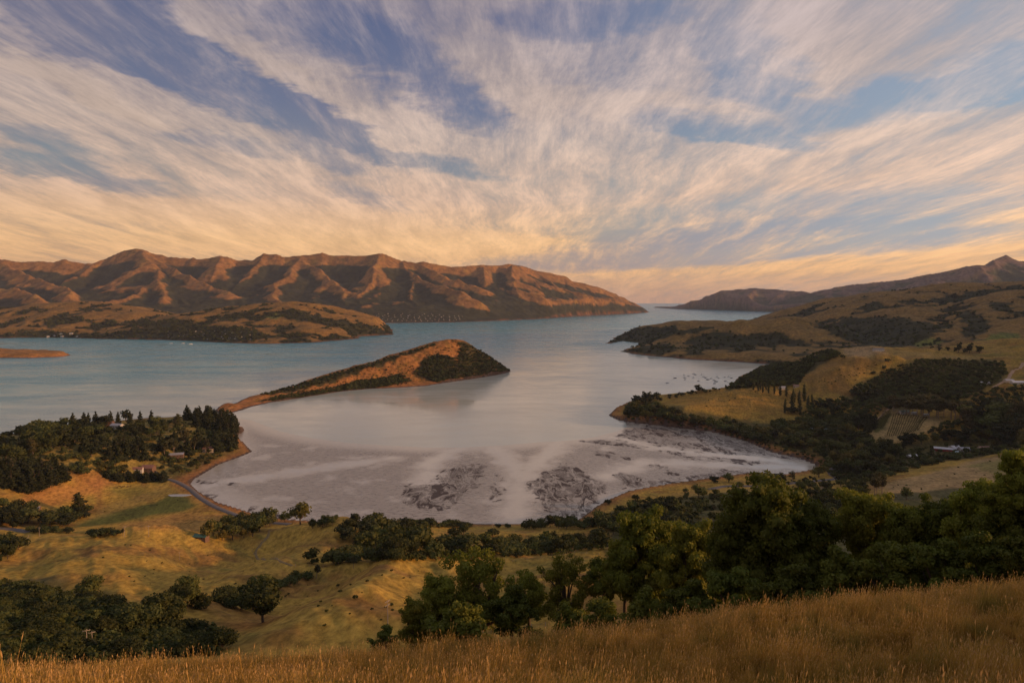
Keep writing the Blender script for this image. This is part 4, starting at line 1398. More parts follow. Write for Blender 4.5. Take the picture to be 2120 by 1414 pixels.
single('poplar', 367, 884, 19, 'lone dense dark tree standing in the upper headland paddock', H, 19, 3.6)
wood(['gum', 'pine'], [(325, 938), (400, 930), (450, 938), (445, 948), (380, 950), (330, 950)], 14, 11, (22, 32), 'x', 'tall gums above the cove house', 20, 1.1, ordinal=('tall slender gum above the cove house roof', 'of the row'))
wood(['macro', 'pine'], [(440, 905), (490, 895), (492, 925), (478, 938), (448, 932)], 18, 9, (14, 20), 'dark conifer leaning over the cove shore', 'conifers over the cove shore', 21)
wood(['willow', 'bush'], [(330, 955), (390, 955), (450, 948), (455, 952), (410, 975), (370, 985), (335, 980)], 26, 7, (5, 8), 'low green shrub behind the cove beach', 'shrubs behind the cove beach', 22)
wood(['pine'], [(222, 992), (340, 992), (338, 999), (225, 999)], 26, 6, (9, 12), 'dark clipped conifer of the shelter hedge', 'conifers of the shelter hedge', 23, 2.0)
wood(['bush', 'broad'], [(125, 955), (185, 950), (190, 975), (165, 990), (130, 980)], 16, 9, (8, 12), 'x', 'shrubs on the rusty bank', 24, ordinal=('dark rounded shrub on the rusty bank beside the pines', 'of its patch'))
wood(['bush', 'willow'], [(195, 960), (260, 955), (275, 985), (215, 992)], 20, 8, (7, 11), 'dark green shrub behind the shelter hedge', 'shrubs of the hedge thicket', 25)
wood(['broad', 'bush', 'macro'], [(-30, 1060), (30, 1048), (62, 1060), (60, 1088), (20, 1095), (-30, 1090)], 18, 9, (11, 17), 'x', 'trees at the left edge by the road', 26, ordinal=('dark leafy tree beside the road at the left edge', 'of its clump'))
wood(['macro', 'broad'], [(85, 1082), (130, 1075), (180, 1062), (188, 1070), (150, 1088), (95, 1096)], 16, 8, (9, 14), 'x', 'cypresses behind the small yard', 27, 1.2, ordinal=('dark spreading cypress in the belt by the small yard', 'of the belt'))
single('poplar', 165, 1065, 23, 'tall dark columnar cypress rising from the belt by the small yard', H, 28, 2.6)
wood(['bush'], [(60, 1098), (150, 1098), (160, 1104), (70, 1105)], 12, 6, (4, 6), 'x', 'hedge shrubs along the road', 29, 1.2, ordinal=('brown green shrub in the road hedge', 'of the hedge'))
wood(['bush'], [(182, 1105), (250, 1102), (240, 1112), (190, 1115)], 8, 6, (4, 6), 'x', 'gorse on the spur top', 30, 1.3, ordinal=('dark low shrub on the crest of the golden spur', 'of the patch'))

# ---- below the camera
B = 'bush in the gully below the grass slope'
lb = wood(['bush', 'broad', 'bush'], [(-40, 1215), (60, 1215), (130, 1235), (240, 1262), (330, 1305), (440, 1310), (455, 1350), (300, 1365), (120, 1378), (-40, 1392)], 80, 6.2, (3, 6.2), 'dark rounded tree of the near gully bush', B, 41, 1.15)
wood(['broad', 'bush'], [(-40, 1120), (20, 1125), (40, 1135), (10, 1175), (-40, 1185)], 10, 8, (7, 11), 'x', 'trees climbing the left edge', 42, ordinal=('dark tree on the slope at the left edge', 'of its group'))
for i, (a, b_, h, k, txt) in enumerate([
        (545, 1288, 13, 'broad', 'large dark round tree at the mouth of the grassy gully'), (525, 1262, 13, 'bush', 'bushy dark tree above the large round gully tree'), (548, 1240, 12, 'broad', 'taller dark tree behind the round gully tree'),
        (470, 1252, 8, 'bush', 'small dark tree left of the gully clump'), (500, 1262, 7, 'bush', 'olive shrub at the foot of the gully clump'), (577, 1222, 6, 'bush', 'small dark shrub above the gully clump'),
        (600, 1213, 6, 'bush', 'upper dark shrub in the gully line'), (612, 1208, 7, 'broad', 'narrow dark shrub in the upper gully line'), (638, 1200, 5, 'bush', 'round shrub beside the scraggly gully tree'), (655, 1198, 9, 'gum', 'scraggly thin tree at the head of the gully'),
        (366, 1262, 8, 'broad', 'dark tree standing at the upper end of the gully bush'), (388, 1252, 10, 'broad', 'taller dark tree above the gully bush'), (415, 1258, 6, 'bush', 'lone dark shrub on the golden face'), (335, 1283, 9, 'bush', 'dark tree on the shoulder of the gully bush'),
        (280, 1300, 8, 'bush', 'dark bush below the golden face'), (190, 1240, 10, 'broad', 'upright dark tree on the bush edge'), (460, 1345, 6, 'bush', 'low dark shrub nearest the tall grass')]):
    single(k, a, b_, h, txt, B, 300 + i, 1.1)
wood(['willow', 'broad'], [(425, 1110), (470, 1085), (550, 1075), (560, 1090), (520, 1115), (470, 1126), (430, 1124)], 34, 8, (9, 14), 'olive leafy tree of the shore road grove', 'trees of the shore road grove', 43)
single('broad', 563, 1076, 13, 'round lollipop shaped tree on the beach verge', 'trees on the beach verge', 44)
single('broad', 590, 1080, 11, 'small dark tree beside the lollipop shaped tree', 'trees on the beach verge', 45)
single('willow', 622, 1086, 22, 'tall feathery tree at the end of the beach verge', 'trees on the beach verge', 46, 1.0)
wood(['bush', 'broad'], [(640, 1090), (700, 1080), (705, 1088), (650, 1096)], 8, 7, (6, 9), 'x', 'dark shrubs behind the spur', 47, ordinal=('dark shrub behind the golden spur', 'of its line'))
wood(['broad', 'bush', 'macro'], [(695, 1110), (740, 1095), (800, 1095), (865, 1108), (880, 1130), (830, 1148), (760, 1145), (720, 1125)], 60, 8.5, (9, 16), 'dark tree of the grove behind golden spur', 'trees of the thick grove', 48)
wood(['bush', 'bush', 'broad'], [(610, 1168), (660, 1160), (740, 1152), (880, 1140), (1000, 1130), (1100, 1128), (1200, 1118), (1260, 1110), (1255, 1135), (1180, 1146), (1060, 1152), (900, 1158), (760, 1163), (660, 1170)], 60, 8.0, (6, 11), 'dark rounded shrub of the long bush belt', 'shrubs of the long bush belt', 49, 1.1)
wood(['bush'], [(845, 1084), (900, 1086), (975, 1090), (970, 1094), (880, 1092)], 22, 6, (5, 8), 'dark low shrub of the bay edge hedge', 'shrubs of the bay edge hedge', 50, 1.2)
wood(['broad', 'bush'], [(1080, 1092), (1160, 1086), (1250, 1084), (1270, 1090), (1180, 1096), (1090, 1097)], 22, 8, (7, 12), 'dark tree of the belt along the bay', 'trees of the belt along the bay', 51)
for i, (a, b_, h, k, txt) in enumerate([(882, 1100, 4, 'bush', 'lone small shrub on the paddock by the bay'), (938, 1112, 9, 'bush', 'rounded dark tree in front of the bay paddock'), (960, 1108, 10, 'broad', 'larger dark tree in front of the bay paddock'), (1020, 1112, 8, 'bush', 'dark round shrub on the bay paddock'),
                                         (1031, 1092, 5, 'bush', 'small dark shrub standing at the bay edge'), (1050, 1093, 5, 'bush', 'wide low shrub standing at the bay edge'), (732, 1178, 8, 'gum', 'thin dead looking tree by the bush belt'), (255, 1112, 6, 'gum', 'small wind bent tree on the spur crest')]):
    single(k, a, b_, h, txt, 'single trees on the middle paddocks', 330 + i, 1.1)

# ---- eastern side of the bay
wood(['broad', 'bush', 'willow'], [(1292, 862), (1300, 845), (1345, 842), (1400, 858), (1470, 872), (1550, 885), (1600, 905), (1590, 925), (1530, 902), (1450, 885), (1370, 876)], 110, 9, (7, 18), 'dark leafy tree of the eastern shore wood', 'trees of the eastern shore wood', 61)
wood(['macro'], [(1308, 838), (1325, 828), (1365, 822), (1370, 828), (1320, 842)], 14, 9, (13, 20), 'x', 'dark trees on the eastern point', 62, ordinal=('dark tree crowning the eastern point above the mudflat', 'of the crown'))
wood(['bush', 'macro'], [(1375, 822), (1450, 812), (1505, 803), (1505, 807), (1450, 817), (1380, 828)], 20, 9, (5, 9), 'low dark tree lining the golden paddock', 'trees edging the golden paddock', 63)
single('macro', 1445, 812, 17, 'dark tree group standing against the moored boats', 'trees on the eastern point', 64, 1.3)
wood(['broad', 'willow', 'bush'], [(1590, 905), (1600, 885), (1680, 880), (1780, 900), (1800, 930), (1760, 955), (1700, 945), (1640, 930)], 80, 10, (8, 22), 'dark tree of the mudflat corner wood', 'trees of the valley wood', 65)
wood(['broad', 'willow', 'macro'], [(1700, 950), (1770, 958), (1800, 935), (1900, 915), (1990, 905), (2120, 900), (2130, 925), (2040, 925), (1980, 920), (1890, 925), (1860, 955), (1820, 975), (1770, 990), (1745, 985)], 100, 11, (8, 24), 'dark leafy tree of the farm wood', 'trees of the farm wood', 66)
wood(['bush'], [(1790, 988), (1880, 968), (1960, 950), (2040, 936), (2110, 922), (2112, 928), (2040, 943), (1960, 957), (1880, 977), (1800, 996)], 44, 6, (5, 8), 'grey green shrub of the pale paddock hedge', 'shrubs of the pale paddock hedge', 67, 1.2)
pop = []
for i, (a, b_, h) in enumerate([(1560, 808, 19), (1570, 810, 20), (1574, 808, 17), (1579, 814, 17), (1586, 809, 15), (1591, 816, 19), (1603, 819, 19), (1615, 821, 22), (1628, 823, 24), (1625, 856, 28), (1641, 850, 40), (1640, 857, 15), (1656, 860, 30), (1653, 838, 24), (1665, 833, 34), (1672, 846, 24), (1682, 840, 22)]):
    r_ = single('poplar' if i != 11 else 'bush', a, b_, h, 'x', 'poplars around the golden paddock', 360 + i, 1.25)
    if r_:
        pop.append(r_)
label_row(pop, 'narrow upright poplar beside the golden eastern paddock', 'of the line')
wood(['gum'], [(1845, 852), (1880, 856), (1930, 862), (1990, 866), (1990, 872), (1930, 868), (1850, 858)], 20, 8, (26, 34), 'x', 'gums behind the vineyard', 68, 1.35, ordinal=('tall gum with bare pale trunk behind the vineyard', 'of the row'))
wood(['gum', 'broad', 'macro'], [(1985, 868), (2060, 850), (2110, 850), (2120, 905), (2060, 915), (2000, 905)], 34, 12, (18, 30), 'big dark gum of the right edge stand', 'gums at the right edge', 69, 1.2)
wood(['macro', 'broad'], [(1768, 818), (1800, 805), (1815, 820), (1790, 835)], 9, 10, (16, 22), 'x', 'dark trees below the golden dome', 70, ordinal=('dark tall tree in the clump below the golden dome', 'of the clump'))
wood(['broad', 'macro'], [(1660, 850), (1720, 835), (1755, 838), (1745, 862), (1690, 875)], 18, 9, (11, 17), 'x', 'trees right of the poplars', 71, ordinal=('dark tree in the clump right of the poplars', 'of the clump'))
wood(['macro', 'pine'], [(1775, 885), (1795, 872), (1812, 880), (1800, 900), (1780, 900)], 8, 9, (17, 24), 'x', 'dark trees at the vineyard corner', 72, 1.1, ordinal=('dark tall tree at the near corner of the vineyard', 'of the clump'))
tri = [single('macro', a, b_, h, 'x', 'dark trees on the plateau', 380 + i, 0.75) for i, (a, b_, h) in enumerate([(1984, 730, 26), (2007, 732, 25), (2027, 732, 23), (1945, 727, 13), (1962, 727, 13)])]
label_row([t for t in tri if t], 'dark dense tree on the skyline of the vineyard plateau', 'of the five')
rs = [single(k, a, b_, h, 'x', 'roadside trees by the mudflat', 390 + i, 1.1) for i, (a, b_, h, k) in enumerate([(1446, 1030, 14, 'broad'), (1478, 1000, 11, 'macro'), (1508, 998, 12, 'broad'), (1530, 1008, 7, 'bush'), (1420, 1020, 6, 'bush'), (1565, 1002, 14, 'broad'),
                                                                                        (1590, 1000, 13, 'broad'), (1615, 998, 12, 'broad'), (1640, 1000, 14, 'gum'), (1665, 1005, 9, 'macro'), (1695, 988, 17, 'willow'), (1715, 975, 15, 'broad')])]
label_row([t for t in rs if t], 'roadside tree by the near mudflat corner', 'of the line')
wood(['broad', 'bush'], [(1655, 1010), (1760, 1005), (1800, 1030), (1790, 1060), (1700, 1060), (1650, 1040)], 40, 7, (6, 11), 'grey green tree around the red roofed hut', 'trees around the red roofed hut', 73)
wood(['gum', 'macro'], [(1790, 1000), (1825, 1005), (1830, 1030), (1800, 1030)], 5, 9, (15, 21), 'x', 'trees left of the pale paddock', 74, ordinal=('dark feathery tree at the foot of the pale paddock', 'of its group'))
single('broad', 1876, 1035, 11, 'lone dark round tree on the pale paddock', 'single trees on the middle paddocks', 395)
wood(['broad', 'bush', 'macro'], [(1225, 1090), (1290, 1062), (1380, 1048), (1400, 1062), (1330, 1085), (1270, 1110)], 30, 8, (9, 15), 'dark leafy tree behind the near tree belt', 'trees behind the near trees', 75)
for i, (a, b_, h) in enumerate([(1258, 1044, 6), (1315, 1035, 7)]):
    single('bush', a, b_, h, ['dark shrub on the small golden point by the mud', 'pale green shrub right of the small golden point'][i], 'single trees on the middle paddocks', 397 + i)


# ------------------------------------------------------------------ bush too dense to count: instances on points
def scatter(name, label, cat, pts, sources, group=None):
    """pts: x, y, z, scale, turn, which source"""
    P = np.array(pts, float)
    me = bpy.data.meshes.new(name)
    me.vertices.add(len(P))
    me.vertices.foreach_set('co', P[:, :3].astype(np.float32).ravel())
    for nm, j in (('size', 3), ('turn', 4)):
        at = me.attributes.new(nm, 'FLOAT', 'POINT')
        at.data.foreach_set('value', P[:, j].astype(np.float32))
    at = me.attributes.new('which', 'INT', 'POINT')
    at.data.foreach_set('value', P[:, 5].astype(np.int32))
    o = bpy.data.objects.new(name, me)
    link(o)
    tag(o, label, cat, group, 'stuff')
    ng = bpy.data.node_groups.new(name + '_scatter', 'GeometryNodeTree')
    ng.interface.new_socket('Geometry', in_out='INPUT', socket_type='NodeSocketGeometry')
    ng.interface.new_socket('Geometry', in_out='OUTPUT', socket_type='NodeSocketGeometry')
    N, L = ng.nodes, ng.links
    gi, go, jn = N.new('NodeGroupInput'), N.new('NodeGroupOutput'), N.new('GeometryNodeJoinGeometry')

    def attr(nm, ty):
        a = N.new('GeometryNodeInputNamedAttribute')
        a.data_type = ty
        a.inputs['Name'].default_value = nm
        return a.outputs['Attribute']
    a_s, a_t, a_w = attr('size', 'FLOAT'), attr('turn', 'FLOAT'), attr('which', 'INT')
    cx = N.new('ShaderNodeCombineXYZ')
    L.new(a_t, cx.inputs[2])
    for k, src in enumerate(sources):
        oi = N.new('GeometryNodeObjectInfo')
        oi.inputs['Object'].default_value = src
        oi.transform_space = 'ORIGINAL'
        cmp_ = N.new('FunctionNodeCompare')
        cmp_.data_type = 'INT'
        cmp_.operation = 'EQUAL'
        ia = [s for s in cmp_.inputs if s.type == 'INT']
        L.new(a_w, ia[0])
        ia[1].default_value = k
        ip = N.new('GeometryNodeInstanceOnPoints')
        L.new(gi.outputs[0], ip.inputs['Points'])
        L.new(cmp_.outputs[0], ip.inputs['Selection'])
        L.new(oi.outputs['Geometry'], ip.inputs['Instance'])
        L.new(cx.outputs[0], ip.inputs['Rotation'])
        L.new(a_s, ip.inputs['Scale'])
        L.new(ip.outputs[0], jn.inputs[0])
    L.new(jn.outputs[0], go.inputs[0])
    md = o.modifiers.new('scatter', 'NODES')
    md.node_group = ng
    return o


def far_source(kind, px, py, h, label, group, grid, seed, lod=2, dmin=40):
    """one far shrub of each shape stands as an object of its own; the mass around it repeats its crown"""
    g = np.random.default_rng(seed)
    X, Y, Z = hit([px], [py], grid, dmin=dmin, dmax=6000)
    r_ = plant(kind, X[0], Y[0], Z[0], h, lod, label, group, g)
    return [c for c in r_.children if c.name.startswith('crown')][0]


src_bush = [far_source('bush', *p, 'single trees above the eastern valley', near, 500 + i) for i, p in enumerate([
    (1838, 752, 9, 'small dark round shrub on the golden dome above the bushy face'), (1745, 742, 9, 'lone dark shrub on the upper golden dome edge'), (1808, 776, 8, 'dark shrub on the right flank of the golden dome')])]
src_broad = [far_source('broad', *p, 'single trees above the eastern valley', near, 510 + i) for i, p in enumerate([(1830, 770, 10, 'dark tree at the edge of the bushy face'), (2075, 760, 11, 'dark tree by the track at the right edge')])]
pts = []
g = np.random.default_rng(77)
for poly, n, sp, hr in [([(1775, 820), (1800, 790), (1850, 765), (1900, 748), (1990, 748), (2075, 752), (2085, 775), (2050, 800), (1990, 828), (1900, 838), (1840, 850), (1780, 845), (1760, 838)], 900, 5.5, (4, 8)),
                        ([(1505, 806), (1535, 785), (1570, 765), (1640, 740), (1700, 722), (1735, 733), (1735, 740), (1690, 752), (1665, 775), (1650, 800), (1560, 802)], 800, 6.0, (5, 10)),
                        ([(1590, 880), (1700, 868), (1780, 850), (1800, 850), (1780, 880), (1690, 905), (1610, 900)], 260, 6, (4, 8)),
                        ([(1680, 870), (1740, 860), (1770, 860), (1770, 880), (1700, 890)], 90, 6, (4, 7)),
                        ([(1950, 880), (2010, 870), (2060, 870), (2050, 900), (1980, 905), (1900, 912)], 160, 7, (5, 9)),
                        ([(0, 1210), (240, 1260), (440, 1310), (455, 1355), (0, 1390)], 900, 2.7, (2.2, 4.6)),
                        ([(620, 1168), (880, 1150), (1250, 1120), (1250, 1140), (1060, 1155), (760, 1165)], 200, 4, (2.5, 5)),
                        ([(1560, 985), (1700, 990), (1760, 1000), (1700, 1010), (1560, 1010)], 60, 6, (2, 4)),
                        ([(1700, 955), (2120, 905), (2120, 935), (1900, 960), (1770, 995)], 260, 7, (3, 7)),
                        ([(1300, 858), (1400, 862), (1600, 910), (1690, 948), (1680, 958), (1560, 918), (1400, 882), (1290, 870)], 260, 6, (2.5, 6)),
                        ([(1260, 1075), (1330, 1040), (1420, 1030), (1500, 1020), (1640, 1015), (1800, 1035), (1800, 1080), (1600, 1090), (1400, 1100), (1280, 1110)], 320, 6, (3, 8)),
                        ([(1690, 830), (1780, 835), (1800, 850), (1830, 850), (1790, 890), (1700, 880), (1650, 870)], 200, 7, (4, 8)),
                        ([(1960, 830), (2120, 800), (2120, 870), (1990, 862)], 160, 8, (4, 9)),
                        ([(1690, 960), (1760, 965), (1800, 990), (1790, 1010), (1740, 1005)], 60, 6, (3, 8)),
                        ([(0, 930), (150, 900), (330, 870), (480, 880), (490, 935), (420, 965), (300, 960), (200, 940), (60, 975)], 280, 8, (4, 9))]:
    for x, y, z in sample_poly(poly, n, sp, g, near):
        h_ = g.uniform(*hr)
        pts.append((x, y, z - 0.05 * h_, h_ * 1.05, g.uniform(0, 6.28), g.integers(5)))
scatter('native_bush', 'dense dark native bush on the valley sides and gullies', 'bush', pts, src_bush + src_broad)

# bush on the peninsula
osrc = [far_source('bush', *p, 'single shrubs on the peninsula', ona, 520 + i, dmin=1200) for i, p in enumerate([(772, 762, 6, 'small dark shrub standing alone on the peninsula saddle'), (800, 768, 5, 'low dark shrub on the lower golden peninsula slope'), (905, 722, 5, 'tiny shrub near the peninsula summit')])]
pts = []
for poly, n, sp, hr in [(ONA_BUSH[0], 1500, 4.2, (3, 8.5)), (ONA_BUSH[1], 420, 4.5, (4, 7.5)), (ONA_BUSH[2], 90, 5, (3, 6)), (ONA_BUSH[3], 420, 4.5, (3.5, 6.5)), (ONA_BUSH[4], 130, 5, (3, 6)),
                        ([(545, 830), (600, 815), (700, 800), (760, 790), (850, 795), (700, 810), (560, 832)], 110, 6, (2.5, 5)), ([(860, 745), (920, 715), (950, 715), (950, 740), (900, 740)], 16, 6, (2.5, 4)), ([(640, 798), (760, 765), (860, 745), (860, 770), (700, 795)], 60, 7, (1.6, 4)), ([(560, 826), (700, 790), (830, 770), (930, 712), (955, 730), (860, 790), (700, 810)], 150, 7, (1.2, 3.5))]:
    for x, y, z in sample_poly(poly, n, sp, g, ona, dmin=1200, dmax=2400):
        h_ = g.uniform(*hr)
        pts.append((x, y, z - 0.06 * h_, h_ * 1.1, g.uniform(0, 6.28), g.integers(3)))
# the far flank carries the same cover along the crest
scatter('peninsula_bush', 'dark low bush covering the right flank of the peninsula', 'bush', pts, osrc)

# woods on the shore hills and village hills, where the ground cover is bush
pts = []
for (X_, Y_, Z_, M_, S_, n, hr) in ((WX, WY, WZ, w_mask, WS, 9000, (5, 11)), (TX, TY, TZ, t_mask, TS, 9000, (6, 13))):
    ii = g.integers(0, X_.shape[0] - 1, n * 3)
    jj = g.integers(0, X_.shape[1] - 1, n * 3)
    ok = (M_[ii, jj] > g.uniform(0.35, 1.0, n * 3)) & (S_[ii, jj] > 8)
    ii, jj = ii[ok][:n], jj[ok][:n]
    for i, j in zip(ii, jj):
        h_ = g.uniform(*hr)
        pts.append((X_[i, j] + g.uniform(-3, 3), Y_[i, j] + g.uniform(-3, 3), Z_[i, j] - 0.1 * h_, h_ * 1.25, g.uniform(0, 6.28), g.integers(5)))
scatter('hillside_bush', 'far dark bush filling the hollows of the harbour hills', 'bush', pts, src_bush + src_broad)


# ------------------------------------------------------------------ trees at the edge of the grass slope
def lobes_near(g, w, n, low, spread_z, sub=6, sub_r=(0.055, 0.10)):
    """boughs of a near tree: main lobes, each broken into smaller tufts"""
    out = []
    for i in range(n):
        a = i * 2.4 + g.uniform(-0.4, 0.4)
        t = (i + 0.5) / n
        rr = w * math.sqrt(1 - (t * 0.96) ** 2) * (g.uniform(0.55, 0.95) if i % 3 else g.uniform(0.1, 0.5))
        z = low + spread_z * t
        for k in range(sub):
            o = g.normal(size=3) * np.array([0.075, 0.075, 0.06])
            r = g.uniform(*sub_r)
            out.append((rr * math.cos(a) + o[0], rr * math.sin(a) + o[1], min(max(z + o[2], r * 0.6), 0.99 - r * 0.6), r * 1.2, r * 1.2, r * 0.85))
    return out


def near_proto(kind, mat, w, n, low, spread, count, size, seeds, sub=6, core=0.7, trunk=(0.022, 0.22), nl=16, sub_r=(0.055, 0.10)):
    for s in seeds:
        g = np.random.default_rng(s)
        lob = lobes_near(g, w, n, low, spread, sub, sub_r)
        V, F, CV, CF = lobed_crown(lob, count, size, g, core)
        crown = mixed_mesh(kind + '_crown', V, F, CV, CF, LEAF[mat])
        tv, tf = limbs_to(lob, g, trunk[0], trunk[1], nl, 0.04)
        PROTO.setdefault((kind, 0), []).append((crown, mesh_from(kind + '_trunk', tv, tf, [BARK], smooth_shade=True)))


near_proto('dense', 'near_dark', 0.44, 30, 0.06, 0.84, 30000, 0.0200, (1, 2), sub=6)
near_proto('leafy', 'near', 0.44, 24, 0.08, 0.80, 24000, 0.0225, (3, 4, 13), sub=6)
near_proto('open', 'near', 0.44, 17, 0.24, 0.66, 15000, 0.0185, (5, 6), sub=5, core=0.35, trunk=(0.030, 0.20), nl=22, sub_r=(0.045, 0.085))
near_proto('scrub', 'near_dark', 0.46, 16, 0.08, 0.76, 9000, 0.032, (7, 8), sub=5, trunk=(0.02, 0.1))
TREE_NAME.update({'dense': 'broadleaf_tree', 'leafy': 'broadleaf_tree', 'open': 'kanuka_tree', 'scrub': 'scrub_bush'})
NEARBY = 'trees along the edge of the tall grass'


def near_tree(kind, px, ptop, d, wpx, label, seed):
    g = np.random.default_rng(seed)
    x, y, zt = at_range(px, ptop, d)
    zg = float(near(np.array([x]), np.array([y]))[0])
    h = max(zt - zg, 1.2) * 1.03
    w = wpx * d / 1413.0 / 0.98
    pl = PROTO[(kind, 0)]
    cm, tm = pl[g.integers(len(pl))]
    root = bpy.data.objects.new(TREE_NAME[kind], None)
    root.location = (x, y, zg)
    root.rotation_euler = (0, 0, g.uniform(0, 6.28))
    link(root)
    tag(root, label, 'shrub' if kind == 'scrub' else 'tree', NEARBY)
    cr = link(bpy.data.objects.new('crown', cm), root)
    hz_ = min(h, w * (1.15 if kind != 'scrub' else 0.9))
    cr.scale = (w, w, hz_)
    cr.location = (0, 0, h - hz_)
    tr_ = link(bpy.data.objects.new('trunk', tm), root)
    tr_.scale = (w, w, hz_)
    tr_.location = (0, 0, h - hz_)
    if h - hz_ > 0.3:
        bv, bf = tube([(0, 0, -0.5), (0.1, 0, (h - hz_) * 0.6), (0, 0, h - hz_ + 0.1)], [0.055 * w, 0.04 * w, 0.03 * w], 8)
        link(bpy.data.objects.new('trunk_foot', mesh_from('trunk_foot', bv, bf, [BARK], smooth_shade=True)), root)
    return root


for i, t in enumerate([
    ('dense', 1585, 998, 60, 215, 'largest dark tree at the edge of the tall grass'),
    ('dense', 1665, 1050, 60, 170, 'dark right shoulder tree against the largest near tree'),
    ('dense', 1530, 1070, 61, 150, 'dark lower tree pressed against the left of the largest near tree'),
    ('leafy', 1330, 1062, 80, 170, 'olive broad tree left of the largest near tree'),
    ('leafy', 1430, 1085, 74, 150, 'leafy olive tree between the largest tree and the olive broad tree'),
    ('leafy', 1295, 1120, 82, 110, 'small olive tree at the left end of the big tree belt'),
    ('leafy', 1800, 1018, 60, 160, 'bright topped green tree right of the largest near tree'),
    ('leafy', 1890, 1045, 56, 150, 'leafy green tree in the middle of the right tree belt'),
    ('dense', 1960, 1035, 54, 150, 'dark green tree in the right tree belt'),
    ('leafy', 2035, 1000, 50, 150, 'tall leafy tree near the right edge'),
    ('leafy', 2115, 935, 46, 130, 'tallest leafy tree cut by the right edge'),
    ('dense', 2090, 1030, 46, 150, 'dark lower tree at the right edge'),
    ('dense', 2200, 980, 44, 160, 'dark tree just beyond the right edge'),
    ('open', 985, 1142, 86, 185, 'large open tree with visible limbs in front of the bush belt'),
    ('leafy', 915, 1195, 84, 120, 'dense left flank tree of the open limbed tree'),
    ('open', 1172, 1158, 82, 130, 'smaller open tree with bare crooked limbs'),
    ('open', 1095, 1185, 84, 110, 'thin arched tree between the two open limbed trees'),
    ('scrub', 1060, 1215, 78, 120, 'dark bush under the two open limbed trees'),
    ('leafy', 862, 1245, 76, 90, 'olive shrub tree left of the open limbed trees'),
    ('scrub', 800, 1300, 70, 70, 'low dark bush at the left end of the near trees'),
    ('scrub', 960, 1245, 72, 170, 'dark bush at the foot of the large open tree'),
    ('scrub', 1250, 1245, 66, 120, 'dark bush below the smaller open tree'),
    ('scrub', 1180, 1255, 68, 120, 'dark scrub between the open trees and the grass'),
    ('scrub', 1340, 1225, 62, 130, 'leafy scrub right of the open trees'),
    ('scrub', 1430, 1200, 60, 130, 'dark scrub below the leafy olive tree'),
    ('scrub', 1520, 1180, 54, 150, 'dark scrub at the foot of the largest near tree'),
    ('scrub', 1640, 1170, 50, 160, 'black green scrub under the largest near tree'),
    ('scrub', 1750, 1140, 48, 160, 'dark scrub below the bright topped tree'),
    ('scrub', 1850, 1125, 46, 160, 'dark scrub under the middle of the right belt'),
    ('scrub', 1950, 1120, 44, 160, 'dark scrub along the grass in the right belt'),
    ('scrub', 2050, 1105, 42, 160, 'dark scrub along the grass near the right edge'),
    ('scrub', 2140, 1090, 40, 150, 'dark scrub at the right edge of the grass'),
    ('scrub', 1250, 1160, 84, 90, 'small olive scrub left of the big tree belt'),
]):
    near_tree(*t, 900 + i)


# ------------------------------------------------------------------ tall dry grass on the near slope
def grass_mat(name, c0, c1):
    m, nt, b = new_mat(name)
    oi = nt.node('ShaderNodeObjectInfo')
    geo = nt.node('ShaderNodeNewGeometry')
    nz = nt.noise(geo.outputs['Position'], 0.22, 4.0, 0.6)
    f = nt.math('ADD', nt.math('MULTIPLY', oi.outputs['Random'], 0.55), nt.rng(nz.outputs[0], 0.3, 0.7, 0.0, 0.5))
    c = nt.mix(f, (*c0, 1), (*c1, 1))
    nz2 = nt.noise(geo.outputs['Position'], 0.55, 3.0, 0.6)
    c = nt.mix(nt.rng(nt.math('ADD', nz2.outputs[0], nt.math('MULTIPLY', oi.outputs['Random'], 0.12)), 0.56, 0.74, 0.0, 0.7), c, (0.16, 0.165, 0.034, 1))
    nt.set(b.inputs['Base Color'], c)
    b.inputs['Roughness'].default_value = 0.8
    b.inputs['Specular IOR Level'].default_value = 0.15
    tr = nt.node('ShaderNodeBsdfTranslucent')
    nt.set(tr.inputs[0], c)
    mx = nt.node('ShaderNodeMixShader')
    mx.inputs[0].default_value = 0.3
    nt.l.new(b.outputs[0], mx.inputs[1])
    nt.l.new(tr.outputs[0], mx.inputs[2])
    nt.l.new(mx.outputs[0], nt.n['Material Output'].inputs[0])
    return m


BLADE = grass_mat('dry_grass_blade', (0.30, 0.190, 0.034), (0.64, 0.41, 0.105))
SEED = grass_mat('grass_seed_head', (0.46, 0.28, 0.09), (0.68, 0.46, 0.21))


